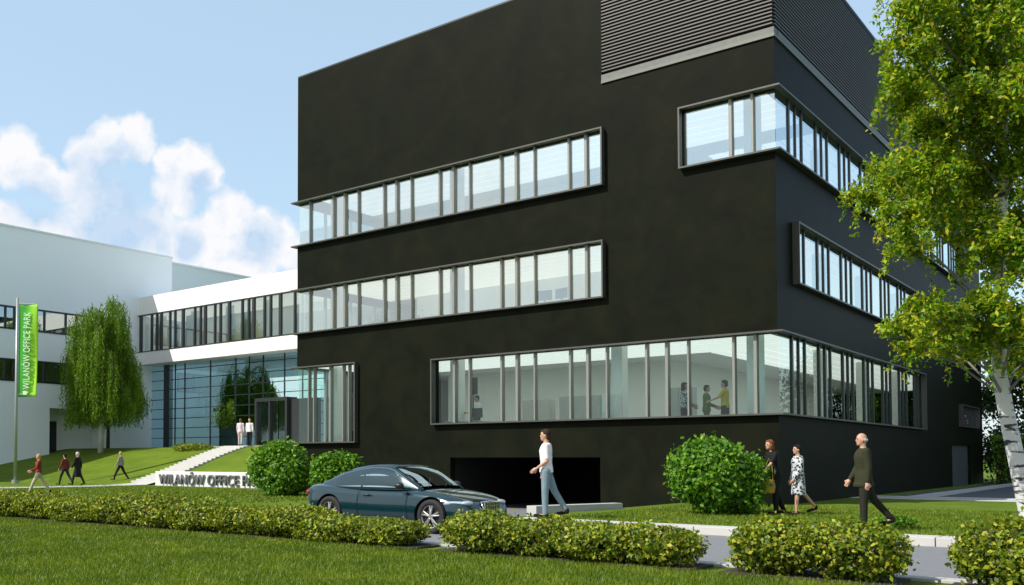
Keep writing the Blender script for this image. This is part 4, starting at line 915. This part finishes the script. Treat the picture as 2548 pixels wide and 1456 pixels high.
def person(label, loc, rz, H=1.75, top=(.7, .68, .68), legs=(.2, .25, .3), hair='brown', legL=(20, 5), legR=(-22, 12), armL=(15, 20), armR=(-15, 15), splay=8, lean=0, sleeve='short', longcoat=None, skirt=None, female=False,
           bald=False, longhair=False, headturn=0, pattern=False, shoe=(.015, .012, .01), near=True, untuck=True, drop=0, hips=None, group=None, shirtv=None):
    """legL = (thigh swing, knee bend), armL = (swing, elbow bend) in degrees, forward positive"""
    s = H/1.78; t = thing('person', label, 'person', loc, rz, group); vox = .0105 if near else .018
    B = MB(); fs = .9 if female else 1.0
    def rx(v, a): return Vector((v[0], v[1]*math.cos(a)-v[2]*math.sin(a), v[1]*math.sin(a)+v[2]*math.cos(a)))
    J = {}
    hz = .93
    for sd, (a, k), n in ((-1, legL, 'L'), (1, legR, 'R')):
        hip = Vector((sd*.092, 0, hz)); a, k = R(a), R(k)
        kn = hip+Vector((sd*.012, math.sin(a)*.44, -math.cos(a)*.44)); an = kn+Vector((0, math.sin(a-k)*.42, -math.cos(a-k)*.42))
        J['hip'+n], J['kn'+n], J['an'+n] = hip, kn, an; f = a-k; ft = min(0, f)*.8; J['toe'+n] = an+Vector((sd*.02, .17*math.cos(ft)-.0, .17*math.sin(ft)-.035))
    low = min(J['anL'].z, J['anR'].z, J['toeL'].z+.04, J['toeR'].z+.04)-.085
    la = R(lean); up_ = lambda v: Vector((v[0], v[1]*math.cos(la)+(v[2]-hz)*math.sin(la), hz-v[1]*math.sin(la)+(v[2]-hz)*math.cos(la)))
    arms = {}
    for sd, (a, e), n in ((-1, armL, 'L'), (1, armR, 'R')):
        sh = Vector((sd*.178*fs, -.005, 1.43)); a, e, o = R(a), R(e), R(splay)
        el = sh+Vector((sd*math.sin(o)*.30, math.sin(a)*.30*math.cos(o), -math.cos(a)*math.cos(o)*.30)); w = el+Vector((-sd*.04*math.sin(e), math.sin(a+e)*.255, -math.cos(a+e)*.255))
        d = (w-el).normalized(); arms[n] = (up_(sh), up_(el), up_(w), sd)
    # ---- body
    tor = [(hz-.09, 0, 0, .10, .085), (hz-.03, 0, 0, .155*(1.04 if female else 1), .115), (hz+.06, 0, 0, .160*(1.04 if female else 1), .115), (hz+.17, 0, 0, .135*fs, .098), (hz+.28, 0, .005, .145*fs, .105), (hz+.40, 0, .01, .168*fs, .115), (hz+.48, 0, 0, .170*fs, .10), (hz+.54, 0, -.01, .115, .075), (hz+.565, 0, -.01, .06, .055)]
    def bend(m, n0):
        for i in range(n0, len(m.v)): m.v[i] = tuple(up_(m.v[i]))
    n0 = len(B.v); stack(B, tor); bend(B, n0)
    for n in 'LR': capsule(B, J['hip'+n], J['kn'+n], .088, .056); capsule(B, J['kn'+n], J['an'+n], .055, .036); capsule(B, J['an'+n]+Vector((0, -.02, -.04)), J['toe'+n], .036, .03)
    def hand(m, w, d, sd):
        d = d.normalized(); x = Vector((sd, 0, 0)); x = (x-d*x.dot(d)).normalized(); f = d.cross(x)
        pc = w+d*.05; capsule(m, w, pc+d*.02, .026, .034, 10); m.obox(pc+d*.015, f*.040, x*.015, d*.045)
        for i, (o, l) in enumerate(((-.030, .062), (-.010, .072), (.010, .068), (.029, .054))):
            b = pc+d*.05+f*o; c = b+d*l*.55-x*.006; capsule(m, b, c, .0105, .0095, 8); capsule(m, c, c+d*l*.38-x*.022, .0095, .008, 8)
        b = w+d*.035-f*.030; c = b+d*.030-f*.028; capsule(m, b, c, .013, .011, 8); capsule(m, c, c+d*.026-f*.004-x*.006, .011, .009, 8)
    for n in 'LR':
        sh, el, w, sd = arms[n]; capsule(B, sh, el, .047*fs, .037*fs); capsule(B, el, w, .038*fs, .026*fs); hand(B, w, w-el, sd)
    # neck and head
    nk = up_(Vector((0, -.005, 1.47))); hc = up_(Vector((0, .018, 1.645))); ht = R(headturn)
    capsule(B, nk, up_(Vector((0, .005, 1.58))), .056, .054)
    n0 = len(B.v); B.ell((0, 0, .012), (.076, .094, .112), 18, 12); B.ell((0, .018, -.052), (.058, .070, .062), 14, 8); B.ell((0, .088, -.012), (.013, .022, .024), 8, 6); B.ell((0, .078, -.060), (.027, .017, .012), 8, 6); B.ell((0, .070, -.088), (.024, .02, .018), 8, 6)
    B.ell((-.078, -.005, -.005), (.012, .020, .032), 8, 6); B.ell((.078, -.005, -.005), (.012, .020, .032), 8, 6)
    Rh = Matrix.Rotation(ht, 3, 'Z')
    def place(m, n0):
        for i in range(n0, len(m.v)): m.v[i] = tuple(Rh @ Vector(m.v[i])+hc)
    place(B, n0)
    allm = []
    def fin(m, name, mt, par=t, sm=3, v=None):
        m.v = [((x*s), y*s, (z-low)*s-drop) for x, y, z in m.v]; o = remesh(m, name, mt, par, v or vox, sm); return o
    fin(B, 'body', SK, sm=2)
    # eyes, brows and mouth
    E_ = MB(); E_.ell((-.030, .083, .010), (.012, .010, .006), 8, 5); E_.ell((.030, .083, .010), (.012, .010, .006), 8, 5); E_.ell((-.031, .088, .030), (.020, .008, .004), 8, 4); E_.ell((.031, .088, .030), (.020, .008, .004), 8, 4)
    place(E_, 0); E_.v = [(x*s, y*s, (z-low)*s-drop) for x, y, z in E_.v]; E_.build('eyes', cloth((.03, .02, .015)), t, smooth=True)
    Mo = MB(); Mo.ell((0, .093, -.060), (.022, .006, .005), 8, 4); place(Mo, 0); Mo.v = [(x*s, y*s, (z-low)*s-drop) for x, y, z in Mo.v]; Mo.build('mouth', cloth((.30, .09, .07)), t, smooth=True)
    hm = cloth(HAIRC[hair])
    if not bald:
        h = MB(); h.ell((0, -.022, .040), (.088, .094, .098), 18, 10); h.ell((0, -.052, -.02), (.078, .062, .085), 14, 8)
        h.ell((0, .045, .092), (.060, .045, .030), 12, 6)
        if longhair: h.ell((0, -.055, -.09), (.082, .058, .12), 14, 8); h.ell((-.070, -.01, -.05), (.022, .05, .09), 10, 6); h.ell((.070, -.01, -.05), (.022, .05, .09), 10, 6)
        place(h, 0); fin(h, 'hair', hm)
    else:
        h = MB()
        for q in (-1, 1): h.ell((q*.070, -.035, .0), (.014, .045, .035), 10, 6)
        h.ell((0, -.088, -.005), (.055, .014, .035), 12, 6); place(h, 0); fin(h, 'hair', cloth(HAIRC['grey']))
    # ---- trousers / skirt
    if legs:
        T = MB(); n0 = 0; stack(T, [(hz-.10, 0, 0, .11, .10), (hz-.03, 0, 0, .172, .13), (hz+.06, 0, 0, .170, .127), (hz+.10, 0, 0, .155, .118)]); bend(T, 0)
        for n in 'LR': capsule(T, J['hip'+n], J['kn'+n], .104, .072); a = J['an'+n]; k_ = J['kn'+n]; capsule(T, k_, a.lerp(k_, .02), .072, .056)
        fin(T, 'trousers', cloth(legs))
    for n in 'LR':
        Sx = MB(); a = J['an'+n]; to = J['toe'+n]; capsule(Sx, a+Vector((0, -.035, -.055)), to+Vector((0, .03, 0)), .042, .036, 10); capsule(Sx, a+Vector((0, -.03, -.02)), a+Vector((0, -.02, -.05)), .046, .045, 10)
        fin(Sx, 'shoe', cloth(shoe), sm=2)
    if skirt:
        K = MB(); c, zb, fl = skirt; stack(K, [(zb, 0, 0, .19*fl, .16*fl), (zb+.05, 0, 0, .195*fl, .165*fl), (hz-.06, 0, 0, .190, .150), (hz+.04, 0, 0, .176, .132), (hz+.12, 0, 0, .155, .118)]); bend(K, 0) if lean else None; fin(K, 'skirt', cloth(c, pattern))
    # ---- top
    T = MB(); inf = .017 if sleeve != 'coat' else .032
    L = [(z, cx, cy, a+inf, b+inf) for z, cx, cy, a, b in tor[2 if untuck else 3:]]; L[-1] = (L[-1][0], 0, -.01, .072, .066)
    if untuck and not longcoat: L = [(hz-.03, 0, 0, .182+inf*.3, .135+inf*.3)]+L
    if longcoat: zb = longcoat; L = [(zb, 0, 0, .20, .17), (zb+.06, 0, 0, .205, .175), ((zb+hz)/2, 0, 0, .20, .16), (hz-.02, 0, 0, .195, .148)]+L
    stack(T, L); bend(T, 0)
    for n in 'LR':
        sh, el, w, sd = arms[n]; g = .016 if sleeve != 'coat' else .024
        if sleeve == 'short': capsule(T, sh, sh.lerp(el, .80), .060*fs+g*.3, .056*fs)
        elif sleeve != 'none': capsule(T, sh, el, .050*fs+g, .040*fs+g); capsule(T, el, w.lerp(el, .06), .040*fs+g, .030*fs+g*.7)
        else: T.ell(sh, (.055, .055, .05), 10, 6)
    fin(T, 'coat' if sleeve == 'coat' else 'top', cloth(top, pattern), sm=4)
    if shirtv:
        V_ = MB(); V_.ell((0, .125, 1.36), (.035, .012, .10), 10, 6); bend(V_, 0); fin(V_, 'shirt_front', cloth(shirtv))
    t['_low'] = 0; del t['_low']
    return t, s, low
def facing(px_angle): return R(px_angle)
LEFT = R(130.4)      # walking towards image left
person('young man in an untucked white shirt and pale blue jeans walking left past the garage', (-1.79, -9.6, .147), R(118), 1.90, top=(.74, .70, .69), legs=(.17, .24, .27), hair='brown', legL=(3, 3), legR=(-21, 10), armL=(-4, 58), armR=(-14, 40), headturn=R(0), splay=5)
person('bald man in a dark olive suit striding left along the kerb', (4.4, -9.15, .145), R(118), 1.72, top=(.028, .030, .014), legs=(.018, .018, .012), hair='grey', bald=True, legL=(4, 4), legR=(-27, 14), armL=(-6, 10), armR=(10, 22), splay=4, sleeve='coat', longcoat=.78, shirtv=None)
w1 = person('woman in a black top leaning forward and reaching out beside the round bush', (1.44, -4.80, .12), R(142), 1.74, top=(.010, .010, .012), legs=(.012, .012, .014), hair='red', legL=(8, 10), legR=(-12, 14), armL=(46, 6), armR=(-10, 10), splay=12, lean=9, female=True, sleeve='short', longhair=True)
bag = thing('handbag', 'ochre yellow cloth bag hanging at the hip of the woman in black', 'bag', (1.36, -5.04, .62))
m = MB(); stack(m, [(0, 0, 0, .14, .07), (.03, 0, 0, .16, .08), (.16, 0, 0, .18, .09), (.28, 0, 0, .15, .07), (.32, 0, 0, .13, .05)]); m.build('bag_body', cloth((.38, .26, .05)), bag, smooth=True, bevel=.01)
m = MB(); m.tube([(-.12, 0, .30), (-.05, 0, .62), (.03, .02, .80), (.10, 0, .62), (.12, 0, .30)], .010, 6); m.build('strap', cloth((.30, .20, .04)), bag)
bag.rotation_euler = (0, 0, R(40))
person('woman in a black and white patterned knee-length coat walking left', (1.88, -4.55, .12), LEFT, 1.62, top=(.5, .5, .5), legs=None, hair='dark', legL=(10, 6), legR=(-24, 18), armL=(8, 25), armR=(4, 14), female=True, sleeve='coat', longcoat=.50, pattern=True, shoe=(.02, .01, .01))
person('woman in a russet jacket and beige trousers striding across the lawn at the left', (-25.9, -7.6, .05), R(150), 1.62, top=(.20, .035, .018), legs=(.42, .38, .26), hair='blond', legL=(28, 6), legR=(-28, 10), armL=(18, 50), armR=(10, 50), female=True, sleeve='long', near=False, splay=10, shirtv=(.7, .65, .62))
person('person in a dull red top half hidden behind the man in the long dark coat', (-38.0, .95, .03), R(110), 1.72, top=(.16, .035, .025), legs=(.03, .03, .035), hair='dark', legL=(24, 8), legR=(-26, 10), sleeve='long', near=False)
person('man in a long dark coat walking with a companion on the lawn', (-36.85, 1.0, .03), R(118), 1.78, top=(.012, .012, .014), legs=(.02, .02, .022), hair='grey', legL=(20, 6), legR=(-18, 10), sleeve='coat', longcoat=.42, near=False)
person('blonde woman in a grey top and black trousers walking alone on the lawn', (-38.6, 4.9, float(gz(-38.6, 4.9))), R(120), 1.70, top=(.25, .24, .22), legs=(.015, .015, .018), hair='blond', legL=(28, 6), legR=(-26, 10), sleeve='long', near=False, female=True, shirtv=(.7, .7, .7))
person('man in a pink-white shirt and pale trousers walking up to the entrance', (-38.45, 13.9, 2.27), R(35), 1.76, top=(.72, .58, .62), legs=(.50, .42, .38), hair='lightbrown', legL=(8, 4), legR=(-8, 6), armL=(4, 10), armR=(-4, 10), near=False, sleeve='long')
person('person in a white shirt and black trousers walking up to the entrance', (-37.85, 14.15, 2.27), R(35), 1.76, top=(.80, .80, .76), legs=(.012, .012, .02), hair='blond', legL=(6, 4), legR=(-6, 6), armL=(4, 10), armR=(-4, 10), near=False, sleeve='long')
# people inside, seen through the lower window ribbon
person('man in a yellow shirt standing with arms out behind the lower window', (-1.74, .60, 2.03), R(95), 1.72, top=(.62, .44, .015), legs=(.02, .02, .025), hair='dark', legL=(4, 2), legR=(-4, 2), armL=(30, 40), armR=(10, 30), splay=34, near=False)
person('woman in a black and white patterned dress behind the lower window', (-3.02, .66, 2.03), R(-75), 1.72, top=(.4, .4, .4), legs=(.02, .02, .02), hair='dark', legL=(4, 2), legR=(-4, 2), armL=(10, 50), armR=(10, 60), near=False, pattern=True, sleeve='long', female=True, longhair=True)
person('dark-haired person in an olive green top between the other two behind the window', (-2.40, .85, 2.03), R(-60), 1.62, top=(.10, .15, .03), legs=(.10, .12, .03), hair='brown', legL=(4, 2), legR=(-4, 2), armL=(10, 60), armR=(10, 60), near=False, sleeve='long', female=True)
person('man in a white shirt standing at a desk behind the left of the lower window', (-11.1, 1.25, 2.03), R(150), 1.70, top=(.78, .80, .78), legs=(.03, .03, .035), hair='dark', legL=(4, 2), legR=(-4, 2), armL=(20, 60), armR=(20, 60), near=False, sleeve='long')

# ------------------------------------------------------------ office furniture seen through the glass
def desk(loc, w, label, monitor=True, rz=0):
    t = thing('desk', label, 'desk', loc, rz)
    m = MB(); m.box(-w/2, w/2, -.35, .35, .71, .745); m.build('desk_top', 'ifloor', t, bevel=.005)
    for x in (-w/2+.05, w/2-.09):
        m = MB(); m.box(x, x+.04, -.32, .32, 0, .709); m.build('leg', 'mulldark', t)
    return t
def monitor(loc, label, rz=0):
    t = thing('monitor', label, 'monitor', loc, rz); m = MB(); m.box(-.26, .26, -.02, .02, .12, .46); m.build('screen', 'trim', t, bevel=.004)
    m = MB(); m.box(-.03, .03, .0, .03, .0, .2); m.box(-.12, .12, -.08, .08, 0, .012); m.build('stand', 'trim', t)
desk((-11.1, .62, 2.03), 1.5, 'desk in front of the man in the white shirt behind the lower window'); monitor((-10.7, .62, 2.776), 'dark computer screen on the desk of the man in the white shirt')
desk((-7.8, 1.1, 6.03), 1.5, 'desk close to the glass at the right end of the middle window ribbon'); monitor((-8.15, 1.1, 6.776), 'left one of the two screens on the desk in the middle ribbon', .2); monitor((-7.5, 1.1, 6.776), 'right one of the two screens on the desk in the middle ribbon', -.2)
def locker(loc, w, h, label, mt='concrete'):
    t = thing('cabinet', label, 'cabinet', loc); m = MB(); m.box(-w/2, w/2, -.2, .2, 0, h); m.build('case', mt, t, bevel=.01)
    m = MB(); n = max(2, int(w/.5))
    for k in range(n): m.box(-w/2+.02+k*(w-.02)/n, -w/2+k*(w-.02)/n+(w-.02)/n, -.215, -.201, .03, h-.03)
    m.build('door', mt, t)
locker((-7.6, 3.2, 2.03), 2.2, 1.65, 'wide grey-green cabinet inside the lower window, left of the pale column'); locker((-9.8, 3.4, 2.03), 1.2, 1.6, 'small brownish cabinet further left inside the lower window', 'ifloor'); locker((-4.1, 3.0, 2.03), .9, 1.75, 'grey cabinet inside the lower window right of the pale column')
locker((-5.32, .45, 2.03), .5, 1.45, 'small bright white cabinet standing just behind the lower window', 'white')
t = thing('display_screen', 'upright black display screen behind the left end of the lower window', 'screen', (-11.05, .95, 3.75)); m = MB(); m.box(-.17, .17, -.02, .03, 0, .62); m.build('panel', 'trim', t, bevel=.005); m = MB(); m.tube([(0, .0, -1.70), (0, 0, 0)], .02, 8); m.tube([(0, 0, -1.72), (0, 0, -1.69)], .18, 16); m.build('stand', 'trim', t)
def potplant(loc, label, seed, h=.9, r=.35):
    global rng; rng = np.random.default_rng(seed); t = thing('potted_plant', label, 'plant', loc)
    m = MB(); m.tube([(0, 0, 0), (0, 0, .32)], [.12, .17], 16); m.build('pot', 'concrete', t)
    P = rng.normal(size=(420, 3))*np.array([r*.5, r*.4, h*.22])+np.array([0, 0, .32+h*.38]); V, F = leafquads(P, .10, .45, nrm=np.array([0, -.5, .5])); npmesh('foliage', V, F, 'lround', t)
    m = MB()
    for a in range(6): m.tube([(0, 0, .3), (math.cos(a)*r*.5, math.sin(a)*r*.4, .35+h*.55)], .008, 5)
    m.build('stem', 'stem', t)
potplant((-14.6, .75, 6.03), 'taller green pot plant near the left of the middle window ribbon', 81, 1.25, .4); potplant((-13.9, .75, 6.03), 'spreading green pot plant right beside the taller one', 82, .85, .6)
potplant((-15.4, .7, 6.03), 'small green pot plant left of the other two in the middle ribbon', 83, .75, .4)
bpy.context.view_layer.update()
